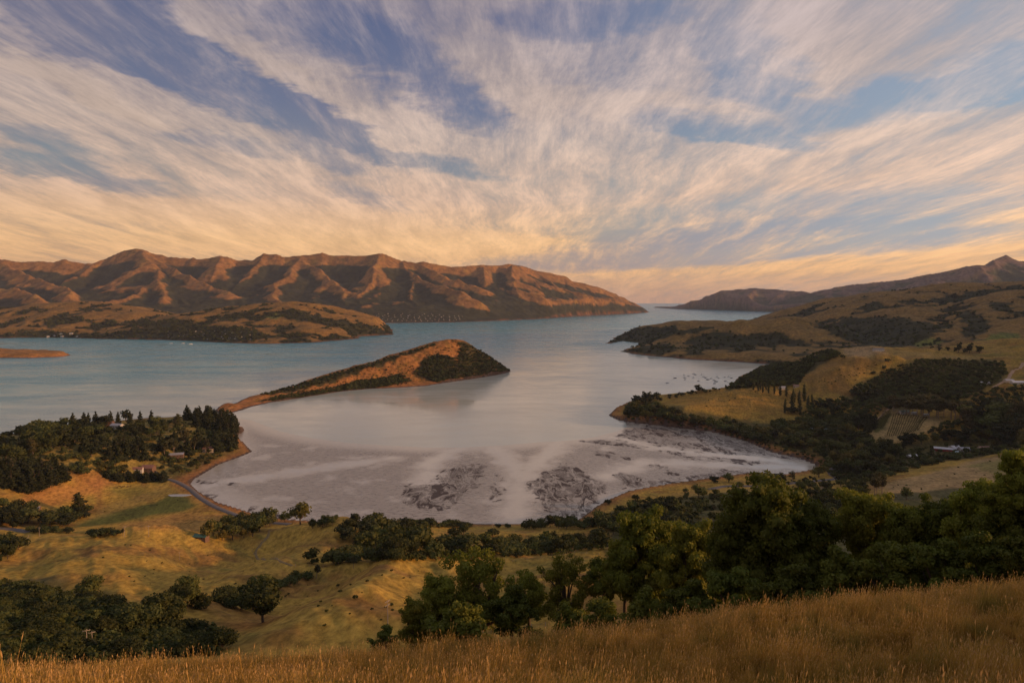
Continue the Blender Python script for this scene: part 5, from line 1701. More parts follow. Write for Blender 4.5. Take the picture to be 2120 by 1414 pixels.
def tuft_mesh(seed, tall):
    g = np.random.default_rng(seed)
    V, F, M = [], [], []
    for i in range(34):
        a, rr = g.uniform(0, 6.28), 0.2 * math.sqrt(g.random())
        bx, by = rr * math.cos(a), rr * math.sin(a)
        h = g.uniform(0.30, 0.62) * tall
        lean = np.array([0.16 + g.normal() * 0.16, g.normal() * 0.14]) * h
        w = g.uniform(0.010, 0.018)
        ang = g.uniform(0, 3.14)
        dx, dy = math.cos(ang) * w, math.sin(ang) * w
        head = i < 9
        if head:
            h *= 1.5
        p1 = (bx + lean[0] * 0.35, by + lean[1] * 0.35, h * 0.55)
        p2 = (bx + lean[0] * 1.1, by + lean[1] * 1.1, h)
        o = len(V)
        k = 0.55 if head else 1.0
        V += [(bx - dx * k, by - dy * k, -0.05), (bx + dx * k, by + dy * k, -0.05), (p1[0] + dx * 0.8 * k, p1[1] + dy * 0.8 * k, p1[2]), (p1[0] - dx * 0.8 * k, p1[1] - dy * 0.8 * k, p1[2]),
              (p2[0] + dx * 0.25, p2[1] + dy * 0.25, p2[2]), (p2[0] - dx * 0.25, p2[1] - dy * 0.25, p2[2])]
        F += [(o, o + 1, o + 2, o + 3), (o + 3, o + 2, o + 4, o + 5)]
        M += [0, 0]
        if head:
            o = len(V)
            e = (p2[0] + lean[0] * 0.22, p2[1] + lean[1] * 0.22, p2[2] + h * 0.14)
            mid = tuple((p2[j] + e[j]) / 2 for j in range(3))
            V += [p2, (mid[0] + dx * 0.9, mid[1] + dy * 0.9, mid[2]), e, (mid[0] - dx * 0.9, mid[1] - dy * 0.9, mid[2])]
            F += [(o, o + 1, o + 2, o + 3)]
            M += [1]
    return mesh_from('grass_tuft', V, F, [BLADE, SEED], mat_idx=M)


g = np.random.default_rng(99)
tufts = []
for k, tall in enumerate((1.0, 0.85, 1.15, 0.7)):
    x, y = (-1.0 + k * 1.1), 16.0 + k
    o = bpy.data.objects.new('grass_tuft', tuft_mesh(70 + k, tall))
    o.location = (x, y, float(near(np.array([x]), np.array([y]))[0]))
    link(o)
    tag(o, 'dry golden tuft among the tall grass of the near slope', 'grass', 'tufts of the near slope', 'stuff')
    tufts.append(o)
N_ = 44000
ra = np.sqrt(g.uniform(9.5 ** 2, 43.0 ** 2, N_))
aa = g.uniform(-R(50), R(50), N_)
gx, gy = ra * np.sin(aa), ra * np.cos(aa)
clump = fbm(gx / 2.2, gy / 2.2, 3, 55)
keep_ = g.random(N_) < 0.72 + 0.5 * clump
gx, gy, clump = gx[keep_], gy[keep_], clump[keep_]
gz = near(gx, gy)
pts = np.stack([gx, gy, gz - 0.02, (0.60 + 0.30 * clump + 0.22 * fbm(gx / 7, gy / 7, 2, 58)) * np.where(g.random(len(gx)) < 0.06, g.uniform(1.3, 1.8, len(gx)), g.uniform(0.6, 1.3, len(gx))), g.normal(0, 0.5, len(gx)), g.integers(0, 4, len(gx))], 1)
scatter('tall_grass', 'tall dry golden grass covering the near slope', 'grass', pts, tufts)

# low tussocks and thistles dotted over the grazed spurs
tsrc = []
for i, (a, b_, txt) in enumerate([(700, 1215, 'small dark tussock on the grazed spur'), (735, 1240, 'dark green tussock low on the grazed spur')]):
    X_, Y_, Z_ = hit([a], [b_], near)
    r_ = plant('bush', X_[0], Y_[0], Z_[0], 1.6, 2, txt, 'tussocks on the grazed spur', g)
    tsrc.append([c for c in r_.children if c.name.startswith('crown')][0])
pts = []
for poly, n, hr in [([(600, 1195), (760, 1170), (900, 1165), (900, 1200), (870, 1240), (780, 1290), (640, 1310), (580, 1260)], 30, (0.3, 0.8)), ([(200, 1130), (420, 1125), (560, 1160), (480, 1220), (300, 1230), (150, 1200)], 24, (0.3, 0.8)),
                    ([(130, 1040), (340, 1005), (400, 1050), (240, 1090), (120, 1095)], 14, (0.4, 0.9)), ([(1800, 1010), (2060, 950), (2050, 1020), (1900, 1040)], 14, (0.8, 1.6)), ([(1400, 840), (1560, 805), (1640, 815), (1500, 852)], 10, (1, 2.5)), ([(1680, 800), (1760, 750), (1830, 750), (1760, 800)], 24, (1, 3))]:
    for x, y, z in sample_poly(poly, n, 4.0, g, near):
        h_ = g.uniform(*hr)
        pts.append((x, y, z - 0.05, h_ * 1.3, g.uniform(0, 6.28), g.integers(2)))
scatter('tussock', 'scattered dark tussocks dotting the grazed spurs', 'tussock', pts, tsrc)


# ------------------------------------------------------------------ roads and tracks
def near_z(x, y):
    return float(near(np.array([x]), np.array([y]))[0])


def strip(name, pts, width, mat, lift=0.22, label=None, grid=None, step=6.0):
    """a road draped over the ground through points seen in the photograph"""
    gd = grid or near
    X, Y, Z = hit([p[0] for p in pts], [p[1] for p in pts], gd)
    P = [(a, b) for a, b in zip(X, Y) if not math.isnan(a)]
    dense = []
    for a, b in zip(P[:-1], P[1:]):
        n = max(2, int(math.hypot(b[0] - a[0], b[1] - a[1]) / step))
        for i in range(n):
            dense.append((a[0] + (b[0] - a[0]) * i / n, a[1] + (b[1] - a[1]) * i / n))
    dense.append(P[-1])
    D = np.array(dense)
    for _ in range(4):
        D[1:-1] = 0.5 * D[1:-1] + 0.25 * (D[:-2] + D[2:])
    T = np.gradient(D, axis=0)
    T /= np.linalg.norm(T, axis=1, keepdims=True) + 1e-9
    Nn = np.stack([-T[:, 1], T[:, 0]], 1)
    V, F = [], []
    for i in range(len(D)):
        L_, R_ = D[i] + Nn[i] * width / 2, D[i] - Nn[i] * width / 2
        z = max(gd(np.array([L_[0], R_[0], D[i][0]]), np.array([L_[1], R_[1], D[i][1]]))) + lift
        V += [(L_[0] + Nn[i][0] * 0.6, L_[1] + Nn[i][1] * 0.6, z - 0.8), (L_[0], L_[1], z), (R_[0], R_[1], z), (R_[0] - Nn[i][0] * 0.6, R_[1] - Nn[i][1] * 0.6, z - 0.8)]
    for i in range(len(D) - 1):
        for k in range(3):
            F.append((4 * i + k, 4 * i + k + 1, 4 * i + k + 5, 4 * i + k + 4))
    o = bpy.data.objects.new(name, mesh_from(name, V, F, [mat], smooth_shade=True))
    link(o)
    o['kind'] = 'structure'
    if label:
        o['label'] = label
    return o


SEAL = plain_mat('worn_asphalt', (0.13, 0.12, 0.115), 0.85, 0.2, 0.3)
DIRT = plain_mat('dirt_track', (0.36, 0.24, 0.15), 0.95, 0.25, 0.3)
strip('shore_road', [(318, 978), (342, 992), (372, 1000), (392, 1012), (412, 1030), (440, 1048), (470, 1060), (505, 1072), (545, 1080), (600, 1086)], 6.0, SEAL, label='grey sealed road curving along the cove')
strip('hill_road', [(-40, 1094), (0, 1094), (40, 1099), (60, 1102)], 6.0, SEAL, label='grey road at the left edge')
strip('valley_road', [(1470, 1014), (1500, 1006), (1560, 1008), (1640, 1002), (1690, 996), (1740, 992), (1722, 984), (1716, 976), (1730, 968), (1728, 958)], 6.5, SEAL, label='grey road looping past the mudflat corner')
strip('farm_track', [(2055, 804), (2075, 796), (2090, 780), (2105, 765), (2118, 752)], 5.0, DIRT, label='dirt track climbing at the right edge')
strip('vineyard_track', [(1795, 890), (1815, 868), (1835, 850), (1850, 846)], 3.0, DIRT, label='dirt track beside the vineyard')
strip('fence_track', [(560, 1100), (552, 1118), (535, 1132), (525, 1142), (545, 1156), (580, 1168), (605, 1172)], 1.6, plain_mat('sheep_track', (0.22, 0.16, 0.07), 0.95, 0.2, 0.5), 0.08, 'worn sheep track along the spur fence')

# pond
X_, Y_, Z_ = hit([371], [1027], near)
pa = np.linspace(0, 2 * math.pi, 20, endpoint=False)
pz = max(near_z(X_[0] + 11 * math.cos(a), Y_[0] + 5 * math.sin(a)) for a in pa) + 0.12
pv = [(X_[0] + (12 + 2 * math.sin(3 * a)) * math.cos(a), Y_[0] + (5.5 + math.cos(2 * a)) * math.sin(a), pz) for a in pa]
pm, pnt, pb = new_mat('pond_water')
pb.inputs['Base Color'].default_value = (0.30, 0.30, 0.27, 1)
pb.inputs['Roughness'].default_value = 0.08
pme = bpy.data.meshes.new('pond')
pme.from_pydata([*pv, *[(v[0], v[1], v[2] - 0.6) for v in pv]], [], [tuple(range(20))] + [(i, i + 20, (i + 1) % 20 + 20, (i + 1) % 20) for i in range(20)])
pme.materials.append(pm)
po = link(bpy.data.objects.new('pond', pme))
tag(po, 'small pale pond on the green flat by the road', kind='structure')


# ------------------------------------------------------------------ houses
def box_vf(x0, x1, y0, y1, z0, z1):
    V = [(x0, y0, z0), (x1, y0, z0), (x1, y1, z0), (x0, y1, z0), (x0, y0, z1), (x1, y0, z1), (x1, y1, z1), (x0, y1, z1)]
    F = [(0, 1, 5, 4), (1, 2, 6, 5), (2, 3, 7, 6), (3, 0, 4, 7), (4, 5, 6, 7), (3, 2, 1, 0)]
    return np.array(V, float), np.array(F)


ROOF = {k: plain_mat('roof_' + k, c, 0.45, 0.12, 0.8, 0.5) for k, c in {'white': (0.46, 0.48, 0.50), 'grey': (0.30, 0.31, 0.33), 'green': (0.045, 0.13, 0.085), 'blue': (0.36, 0.50, 0.56), 'red': (0.32, 0.06, 0.04), 'rust': (0.26, 0.13, 0.09), 'dark': (0.08, 0.08, 0.09)}.items()}
WALL = {k: plain_mat('wall_' + k, c, 0.8, 0.08, 0.8) for k, c in {'white': (0.46, 0.45, 0.42), 'cream': (0.52, 0.45, 0.34), 'red': (0.25, 0.04, 0.03), 'brown': (0.16, 0.10, 0.07), 'grey': (0.34, 0.34, 0.34)}.items()}
PANE, _pn, _pb = new_mat('window_pane')
_pb.inputs['Base Color'].default_value = (0.03, 0.035, 0.045, 1)
_pb.inputs['Roughness'].default_value = 0.1
DOORM = plain_mat('door_paint', (0.10, 0.08, 0.07), 0.6)


def house(name, px, py, L, W, hw, hr, turn, roof, wall, label, cat='house', group=None, windows=4, chimney=False, d=None, lift=0.0):
    """gabled building: walls, overhanging roof, windows, door"""
    if d is None:
        X_, Y_, Z_ = hit([px], [py], near)
        x, y, z = X_[0], Y_[0], Z_[0]
    else:
        x, y, z = d
    root = link(bpy.data.objects.new(name, None))
    root.location = (x, y, z - 0.1 + lift)
    root.rotation_euler = (0, 0, R(turn))
    tag(root, label, cat, group)
    l, w = L / 2, W / 2
    V = [(-l, -w, -2.5), (l, -w, -2.5), (l, w, -2.5), (-l, w, -2.5), (-l, -w, hw), (l, -w, hw), (l, w, hw), (-l, w, hw), (-l, 0, hw + hr), (l, 0, hw + hr)]
    me = bpy.data.meshes.new('wall')
    me.from_pydata(V, [], [(0, 1, 5, 4), (2, 3, 7, 6), (1, 2, 6, 9, 5), (3, 0, 4, 8, 7)])
    me.materials.append(WALL[wall])
    link(bpy.data.objects.new('wall', me), root)
    e, t = 0.45, 0.16
    k = hr / w
    RV, RF = [], []
    for s in (-1, 1):
        o = len(RV)
        ye, ze = s * (w + e), hw - e * k + 0.05
        RV += [(-l - e, ye, ze), (l + e, ye, ze), (l + e, 0, hw + hr + 0.05), (-l - e, 0, hw + hr + 0.05), (-l - e, ye, ze + t), (l + e, ye, ze + t), (l + e, 0, hw + hr + 0.05 + t), (-l - e, 0, hw + hr + 0.05 + t)]
        RF += [tuple(o + q for q in f) for f in ((0, 1, 2, 3), (4, 5, 6, 7), (0, 1, 5, 4), (1, 2, 6, 5), (3, 0, 4, 7))]
    rme = bpy.data.meshes.new('roof')
    rme.from_pydata(RV, [], RF)
    rme.materials.append(ROOF[roof])
    ro = link(bpy.data.objects.new('roof', rme), root)
    if chimney:
        cv, cf = box_vf(l * 0.3, l * 0.3 + 0.7, -0.35, 0.35, hw, hw + hr + 1.0)
        link(bpy.data.objects.new('chimney', mesh_from('chimney', cv, cf, [WALL['brown']])), ro)
    wv, wf = box_vf(-0.6, 0.6, -0.04, 0.04, 1.0, 2.0)
    wme = mesh_from('window', wv, wf, [PANE])
    for i in range(windows):
        wo = link(bpy.data.objects.new('window', wme), root)
        wo.location = (-l + L * (i + 0.75) / (windows + 0.5), -w - 0.02, 0)
    if windows:
        dv, df = box_vf(-0.45, 0.45, -0.05, 0.05, 0.0, 2.0)
        do = link(bpy.data.objects.new('door', mesh_from('door', dv, df, [DOORM])), root)
        do.location = (-l + 0.9, -w - 0.02, 0)
    return root


VG = 'valley farm buildings'
house('red_shed', 1956, 934, 26, 8, 3.2, 1.8, -28, 'white', 'red', 'long red walled shed with pale roof among the valley trees', 'shed', VG, 5)
house('farm_house', 1976, 930, 12, 9, 3.0, 2.2, 10, 'white', 'white', 'pale roofed farmhouse beside the long red shed', 'house', VG, 4, True)
house('farm_shed', 1978, 940, 9, 6, 2.6, 1.3, 20, 'blue', 'grey', 'small blue grey roofed shed below the farmhouse', 'shed', VG, 2)
house('farm_barn', 2000, 934, 16, 8, 3.0, 2.0, -10, 'grey', 'grey', 'grey roofed barn right of the farmhouse', 'shed', VG, 3)
house('cottage', 2036, 932, 13, 8, 3.0, 2.2, 5, 'rust', 'cream', 'cream cottage with brown roof at the end of the farm', 'house', VG, 4, True)
house('blue_house', 1683, 894, 15, 10, 3.2, 3.0, 15, 'blue', 'white', 'white house with pale blue roof behind the mudflat', 'house', VG, 4, True)
house('white_cottage', 1713, 894, 10, 7, 3.0, 2.2, -15, 'blue', 'white', 'smaller blue roofed cottage right of the pale blue house', 'house', VG, 3)
house('white_cottage', 1728, 896, 8, 6, 2.8, 1.6, 5, 'white', 'white', 'tiny white cottage at the end of the blue roofs', 'house', VG, 2)
house('white_shed', 1652, 893, 7, 4, 2.4, 1.0, -5, 'white', 'cream', 'low white shed left of the pale blue house', 'shed', VG, 1)
house('hill_house', 2106, 796, 20, 9, 3.2, 2.2, 0, 'white', 'white', 'white house beside the track at the right edge', 'house', VG, 5)
house('hill_barn', 2088, 792, 14, 8, 3.0, 2.0, 4, 'grey', 'cream', 'grey roofed barn left of the right edge house', 'shed', VG, 3)
house('hill_shed', 2040, 797, 14, 6, 3.0, 1.2, -20, 'white', 'white', 'pale roofed shed below the right edge track', 'shed', VG, 2)
house('vineyard_shed', 1872, 856, 14, 7, 3.0, 1.6, 0, 'green', 'white', 'green roofed white shed behind the vineyard rows', 'shed', VG, 3)
house('vineyard_shed', 1892, 858, 8, 5, 2.8, 1.2, 0, 'white', 'white', 'small white shed behind the vineyard rows', 'shed', VG, 2)
house('vineyard_shed', 1916, 861, 7, 4, 2.6, 0.9, 0, 'white', 'white', 'white caravan shaped shed at the end of the vineyard', 'shed', VG, 2)
house('lookout_house', 1818, 727, 22, 9, 4.0, 1.6, 0, 'dark', 'white', 'long white house on the crest of the plateau', 'house', VG, 5, False)
house('paddock_house', 1620, 806, 12, 8, 3, 2, 10, 'grey', 'white', 'grey roofed house behind the poplars', 'house', VG, 3)
house('paddock_house', 1648, 803, 10, 7, 3, 2, -10, 'rust', 'cream', 'brown roofed house among trees behind the poplars', 'house', VG, 3)
house('red_hut', 1708, 1012, 8, 6, 2.8, 2.6, 35, 'red', 'cream', 'small hut with steep red roof near the road', 'house', VG, 2)
house('water_shed', 1570, 1006, 4, 3.5, 3, 0.8, 0, 'white', 'grey', 'tiny pale shed beside the valley road', 'shed', VG, 1)
house('lawn_house', 1888, 948, 12, 7, 2.8, 1.6, 10, 'white', 'white', 'low white house on the small lawn left of the red shed', 'house', VG, 3)
HG = 'headland houses'
house('green_house', 196, 893, 20, 10, 3.2, 2.2, 8, 'green', 'cream', 'house with bright green roof among headland trees', 'house', HG, 4, lift=2.5)
house('grey_house', 243, 888, 16, 9, 3.4, 2.2, -12, 'grey', 'white', 'white and grey house right of the green roof', 'house', HG, 4, lift=2.0)
house('headland_house', 222, 882, 18, 9, 3.4, 2.0, 10, 'rust', 'brown', 'brown roofed house above the green roof', 'house', HG, 4, lift=2.5)
house('cove_house', 362, 950, 22, 9, 3.2, 1.8, 18, 'grey', 'brown', 'long grey roofed house by the cove', 'house', HG, 5, lift=1.5)
house('beach_house', 432, 938, 14, 9, 3.4, 2.2, 10, 'rust', 'cream', 'brown house with pink roof above the cove beach', 'house', HG, 4, lift=2.5)
house('hedge_house', 308, 978, 14, 10, 4.0, 3.0, 0, 'rust', 'brown', 'brown roofed house behind the shelter hedge', 'house', HG, 3, True, lift=1.0)
house('hedge_house', 285, 976, 12, 7, 3.0, 2.0, 12, 'rust', 'white', 'white walled house left of the shelter hedge house', 'house', HG, 3, lift=0.6)
house('yard_shed', 68, 1063, 12, 7, 3.0, 1.6, 20, 'grey', 'brown', 'grey roofed shed in the small yard at the left', 'shed', HG, 2, lift=0.6)
house('green_shed', 417, 1115, 9, 5, 2.2, 1.2, -8, 'green', 'brown', 'green roofed shed beside the shore road grove', 'shed', HG, 2)

# ------------------------------------------------------------------ far villages: one small house each
def far_house_mesh(roof, wall, seed):
    g_ = np.random.default_rng(seed)
    l, w, h, r_ = g_.uniform(6, 9), g_.uniform(4, 5.5), g_.uniform(3.2, 5.5), g_.uniform(1.8, 3)
    V = [(-l, -w, -3), (l, -w, -3), (l, w, -3), (-l, w, -3), (-l, -w, h), (l, -w, h), (l, w, h), (-l, w, h), (-l, 0, h + r_), (l, 0, h + r_)]
    F = [(0, 1, 5, 4), (2, 3, 7, 6), (1, 2, 6, 9, 5), (3, 0, 4, 8, 7), (4, 5, 9, 8), (6, 7, 8, 9)]
    me = bpy.data.meshes.new('village_house')
    me.from_pydata(V, [], F)
    me.materials.append(WALL[wall])
    me.materials.append(ROOF[roof])
    me.polygons.foreach_set('material_index', [0, 0, 0, 0, 1, 1])
    return me


FAR_H = [far_house_mesh(r_, w_, i) for i, (r_, w_) in enumerate([('white', 'white'), ('grey', 'white'), ('dark', 'white'), ('rust', 'cream'), ('white', 'cream'), ('green', 'white'), ('blue', 'white')])]
t_grid = Grid(-4300, -500, 3150, 5700, TZ)
r_grid = Grid(-7600, 2300, 4300, 11500, RZ)


ROOF_WORD = ['white', 'grey', 'dark', 'brown', 'pale', 'green', 'blue']


def village(poly, n, sp, grid, label, group, seed, dmin, dmax, sc=1.0):
    g_ = np.random.default_rng(seed)
    rows = []
    for (x, y, z) in sample_poly(poly, n, sp, g_, grid, dmax, dmin):
        k = g_.integers(len(FAR_H))
        o = link(bpy.data.objects.new('village_house', FAR_H[k]))
        o.location = (x, y, z)
        s_ = sc * g_.uniform(0.8, 1.25)
        o.scale = (s_, s_, s_)
        o.rotation_euler = (0, 0, g_.uniform(0, 3.14))
        tag(o, label, 'house', group)
        rows.append((project(x, y, z)[0], k, o))
    by = {}
    for r_ in sorted(rows, key=lambda r_: r_[0]):
        by.setdefault(r_[1], []).append(r_[2])
    for k, os_ in by.items():
        for i, o in enumerate(os_):
            n_ = len(os_)
            if i < n_ / 2:
                w_ = 'leftmost' if i == 0 else ORD[i] + ' from the left'
            else:
                w_ = 'rightmost' if i == n_ - 1 else ORD[n_ - 1 - i] + ' from the right'
            o['label'] = f'{ROOF_WORD[k]} roofed {label}, {w_} of that colour'


village([(310, 690), (380, 682), (480, 684), (540, 690), (530, 704), (420, 703), (330, 700)], 48, 28, t_grid, 'house of the near village', 'houses of the near village', 601, 3000, 5600, 0.55)
village([(700, 655), (780, 650), (900, 650), (960, 655), (950, 664), (860, 666), (760, 666), (720, 664)], 90, 40, r_grid, 'tiny house of the far town', 'houses of the far town', 602, 4500, 11000, 0.55)
village([(100, 694), (160, 692), (165, 698), (100, 698)], 6, 30, t_grid, 'house on the shore left of the village', 'houses left of the near village', 603, 3000, 5600)

# ------------------------------------------------------------------ boats on the water
HULL = plain_mat('boat_hull', (0.62, 0.62, 0.60), 0.4, 0.05)
HULLD = plain_mat('boat_hull_dark', (0.09, 0.10, 0.13), 0.4, 0.05)
SPAR = plain_mat('boat_mast', (0.55, 0.54, 0.52), 0.5, 0.05)


def hull_vf(L, W, Hh):
    V, F, n = [], [], 7
    for i in range(n):
        t = i / (n - 1)
        b = W / 2 * (math.sin(math.pi * min(0.5 + 0.5 * (1 - t) * 0.8 + 0.1, 0.92) * 0.5 + 0.0) if t < 0.4 else math.cos((t - 0.4) / 0.6 * math.pi / 2) ** 0.7 + 0.02)
        x = -L / 2 + L * t
        sh = Hh * (1 + 0.25 * t * t)
        V += [(x, -b, sh), (x, -b * 0.55, -0.3), (x, b * 0.55, -0.3), (x, b, sh)]
    for i in range(n - 1):
        for k in range(3):
            F.append((4 * i + k, 4 * i + k + 1, 4 * i + k + 5, 4 * i + k + 4))
        F.append((4 * i + 3, 4 * i, 4 * i + 4, 4 * i + 7))
    F.append((0, 1, 2, 3))
    F.append((4 * n - 1, 4 * n - 2, 4 * n - 3, 4 * n - 4))
    return np.array(V, float), np.array(F)


hv, hf = hull_vf(11, 3.4, 1.2)
HULL_ME = [mesh_from('hull', hv, hf, [HULL]), mesh_from('hull', hv, hf, [HULLD])]
cv, cf = box_vf(-2.6, 1.6, -1.0, 1.0, 1.15, 2.0)
cv[4:6, 0] += 0.4
cv[[5, 6], 0] -= 0.7
CABIN_ME = mesh_from('cabin', cv, cf, [HULL])
mv, mf_ = join_vf([tube([(0.8, 0, 1.1), (0.8, 0, 15.5)], [0.16, 0.10], 5), tube([(0.8, 0, 2.6), (-4.2, 0, 2.7)], [0.13, 0.10], 5)])
MAST_ME = mesh_from('mast', mv, mf_, [SPAR])
boat_px = [(1417, 782), (1418, 786), (1381, 793), (1397, 783), (1435, 782), (1436, 774), (1439, 776), (1456, 780), (1460, 782), (1465, 786), (1472, 784), (1478, 787.5), (1482, 790), (1484, 780), (1487, 783), (1479, 794), (1500, 781),
           (1501, 789), (1508, 780), (1506, 791), (1514, 783), (1452, 776), (1425, 779), (1416, 777), (1446, 789)]
boats = []
gb = np.random.default_rng(5)
for i, (a, b_) in enumerate(boat_px):
    x, y = on_level(a, b_)
    o = link(bpy.data.objects.new('moored_yacht', None))
    o.location = (x, y, 0.02)
    s_ = gb.uniform(0.55, 0.95)
    o.scale = (s_, s_, s_)
    o.rotation_euler = (0, 0, R(200) + gb.normal() * 0.25)
    tag(o, 'x', 'boat', 'yachts moored in the eastern bay')
    link(bpy.data.objects.new('hull', HULL_ME[int(gb.random() < 0.4)]), o)
    link(bpy.data.objects.new('cabin', CABIN_ME), o)
    if i not in (2, 3, 10, 15, 20):
        link(bpy.data.objects.new('mast', MAST_ME), o)
    boats.append(o)
bs = sorted(boats, key=lambda o: project(*o.location)[0])
for i, o in enumerate(bs):
    n_ = len(bs)
    masted = any(c.name.startswith('mast') for c in o.children)
    where = ['leftmost', 'second from the left', 'third from the left', 'fourth from the left', 'fifth from the left', 'sixth from the left', 'seventh from the left', 'eighth from the left', 'ninth from the left', 'tenth from the left',
             'eleventh from the left', 'twelfth from the left', 'middle one', 'twelfth from the right', 'eleventh from the right', 'tenth from the right', 'ninth from the right', 'eighth from the right', 'seventh from the right', 'sixth from the right',
             'fifth from the right', 'fourth from the right', 'third from the right', 'second from the right', 'rightmost'][i]
    o['label'] = ('moored yacht with bare mast' if masted else 'moored launch without a mast') + f' in the eastern bay, {where} of the fleet'
for i, (a, b_, txt) in enumerate([(355, 708, 'left white boat moored off the near village'), (380, 708, 'middle white boat moored off the near village'), (396, 709.5, 'right white boat moored off the near village')]):
    x, y = on_level(a, b_ + 3)
    o = link(bpy.data.objects.new('moored_yacht', None))
    o.location = (x, y, 0.02)
    o.scale = (1.5, 1.5, 1.5)
    o.rotation_euler = (0, 0, 0.3 * i)
    tag(o, txt, 'boat', 'boats off the near village')
    link(bpy.data.objects.new('hull', HULL_ME[0]), o)
    link(bpy.data.objects.new('cabin', CABIN_ME), o)

# ------------------------------------------------------------------ power poles and fences
WOODP = plain_mat('weathered_pole', (0.34, 0.29, 0.24), 0.9, 0.2, 2.0)
WIRE = plain_mat('wire', (0.20, 0.20, 0.20), 0.6, 0.1)
pole_v, pole_f = tube([(0, 0, -1.0), (0, 0, 9.5)], [0.17, 0.12], 8)
POLE_ME = mesh_from('shaft', pole_v, pole_f, [WOODP], smooth_shade=True)
arm_v, arm_f = box_vf(-1.3, 1.3, -0.07, 0.07, 8.7, 8.85)
ARM_ME = mesh_from('crossarm', arm_v, arm_f, [WOODP])
ins_v, ins_f = tube([(0, 0, 8.86), (0, 0, 9.12)], [0.05, 0.07], 6)
INS_ME = mesh_from('insulator', ins_v, ins_f, [HULL])


def power_pole(px, py, scale, turn, label, arms=1, d=None):
    X_, Y_, Z_ = hit([px], [py], near)
    o = link(bpy.data.objects.new('power_pole', None))
    o.location = (X_[0], Y_[0], Z_[0])
    o.scale = (scale,) * 3
    o.rotation_euler = (0, 0, R(turn))
    tag(o, label, 'pole', 'power poles across the farmland')
    link(bpy.data.objects.new('shaft', POLE_ME), o)
    for k in range(arms):
        a = link(bpy.data.objects.new('crossarm', ARM_ME), o)
        a.location = (0, 0, -1.3 * k)
        for dx in (-1.1, -0.4, 0.4, 1.1):
            q = link(bpy.data.objects.new('insulator', INS_ME), a)
            q.location = (dx, 0, 0)
    return o


power_pole(181, 1352, 0.62, 35, 'pale power pole rising from the gully bush, left of a pair')
power_pole(192, 1350, 0.55, 40, 'second pale power pole of the pair in the gully bush')
power_pole(803, 1298, 0.75, 60, 'pale power pole with crossarms beside the near trees', 2)
power_pole(372, 1160, 0.55, 20, 'short pale pole on the face of the golden spur')
power_pole(258, 1114, 0.8, 20, 'dark pole on the crest of the golden spur')
power_pole(308, 1112, 0.8, 20, 'thin pole right of the spur crest')
power_pole(82, 1110, 0.8, 20, 'pole beside the road hedge')
power_pole(1020, 1108, 1.0, 20, 'power pole on the bay paddock')
power_pole(1935, 948, 1.0, 20, 'power pole beside the farm hedge')

post_v, post_f = tube([(0, 0, -0.3), (0, 0, 1.2)], [0.09, 0.08], 6)
POST_ME = mesh_from('post', post_v, post_f, [WOODP])


def fence(pts, step, label, lift=0.0, scale=1.0, wires=(0.45, 0.8, 1.1)):
    X, Y, Z = hit([p[0] for p in pts], [p[1] for p in pts], near)
    P = [(a, b) for a, b in zip(X, Y) if not math.isnan(a)]
    D = []
    for a, b in zip(P[:-1], P[1:]):
        n = max(1, int(math.hypot(b[0] - a[0], b[1] - a[1]) / step))
        D += [(a[0] + (b[0] - a[0]) * i / n, a[1] + (b[1] - a[1]) * i / n) for i in range(n)]
    D.append(P[-1])
    D = D[:60]
    root = link(bpy.data.objects.new('wire_fence', None))
    root.location = (D[0][0], D[0][1], near_z(*D[0]))
    tag(root, label, 'fence', 'paddock fences')
    pz_ = []
    for (x, y) in D:
        z = near_z(x, y)
        pz_.append(z)
        o = link(bpy.data.objects.new('post', POST_ME), root)
        o.location = (x - root.location[0], y - root.location[1], z - root.location[2])
        o.scale = (scale,) * 3
    for hgt in wires:
        v_, f_ = tube([(x - root.location[0], y - root.location[1], z - root.location[2] + hgt * scale) for (x, y), z in zip(D, pz_)], [0.012] * len(D), 4)
        link(bpy.data.objects.new('wire', mesh_from('wire', v_, f_, [WIRE])), root)


fence([(559, 1098), (552, 1116), (530, 1134), (522, 1142), (545, 1156), (580, 1168), (612, 1174)], 6, 'post and wire fence dipping over the golden spur')
fence([(640, 1172), (760, 1164), (900, 1160), (1000, 1160), (1120, 1155), (1240, 1150)], 7, 'post and wire fence below the long bush belt')
fence([(950, 1318), (1000, 1312), (1100, 1302), (1250, 1284), (1400, 1264), (1500, 1250), (1650, 1230)], 3.2, 'pale post fence between the tall grass and the near trees', scale=1.1)
fence([(1790, 1008), (1860, 1032), (1930, 1044)], 7, 'post and wire fence along the foot of the pale paddock')
fence([(0, 1150), (30, 1128), (60, 1110)], 6, 'post and wire fence at the left edge of the golden spur')

# ------------------------------------------------------------------ vineyard rows
vg = np.random.default_rng(31)


def vine_row(p0, p1, label, grid=near):
    X, Y, Z = hit([p0[0], p1[0]], [p0[1], p1[1]], grid)
    if math.isnan(X[0]) or math.isnan(X[1]):
        return
    n = max(10, int(math.hypot(X[1] - X[0], Y[1] - Y[0]) / 1.6))
    t = (np.arange(n) + 0.5) / n
    x, y = X[0] + (X[1] - X[0]) * t, Y[0] + (Y[1] - Y[0]) * t
    z = grid(x, y)
    P = np.repeat(np.stack([x, y, z + 0.95], 1), 16, 0) + vg.normal(size=(n * 16, 3)) * np.array([0.26, 0.26, 0.30])
    V, F = leaf_quads(P, vg.normal(size=P.shape) * 0.5 + np.array([0, 0, 0.6]), 0.48, vg)
    o = np.array([X[0], Y[0], z[0]])
    ob = link(bpy.data.objects.new('vine_row', mesh_from('vine_row', V - o, F, [LEAF['vine']])))
    ob.location = o
    tag(ob, label, 'vine row', 'rows of the valley vineyard')


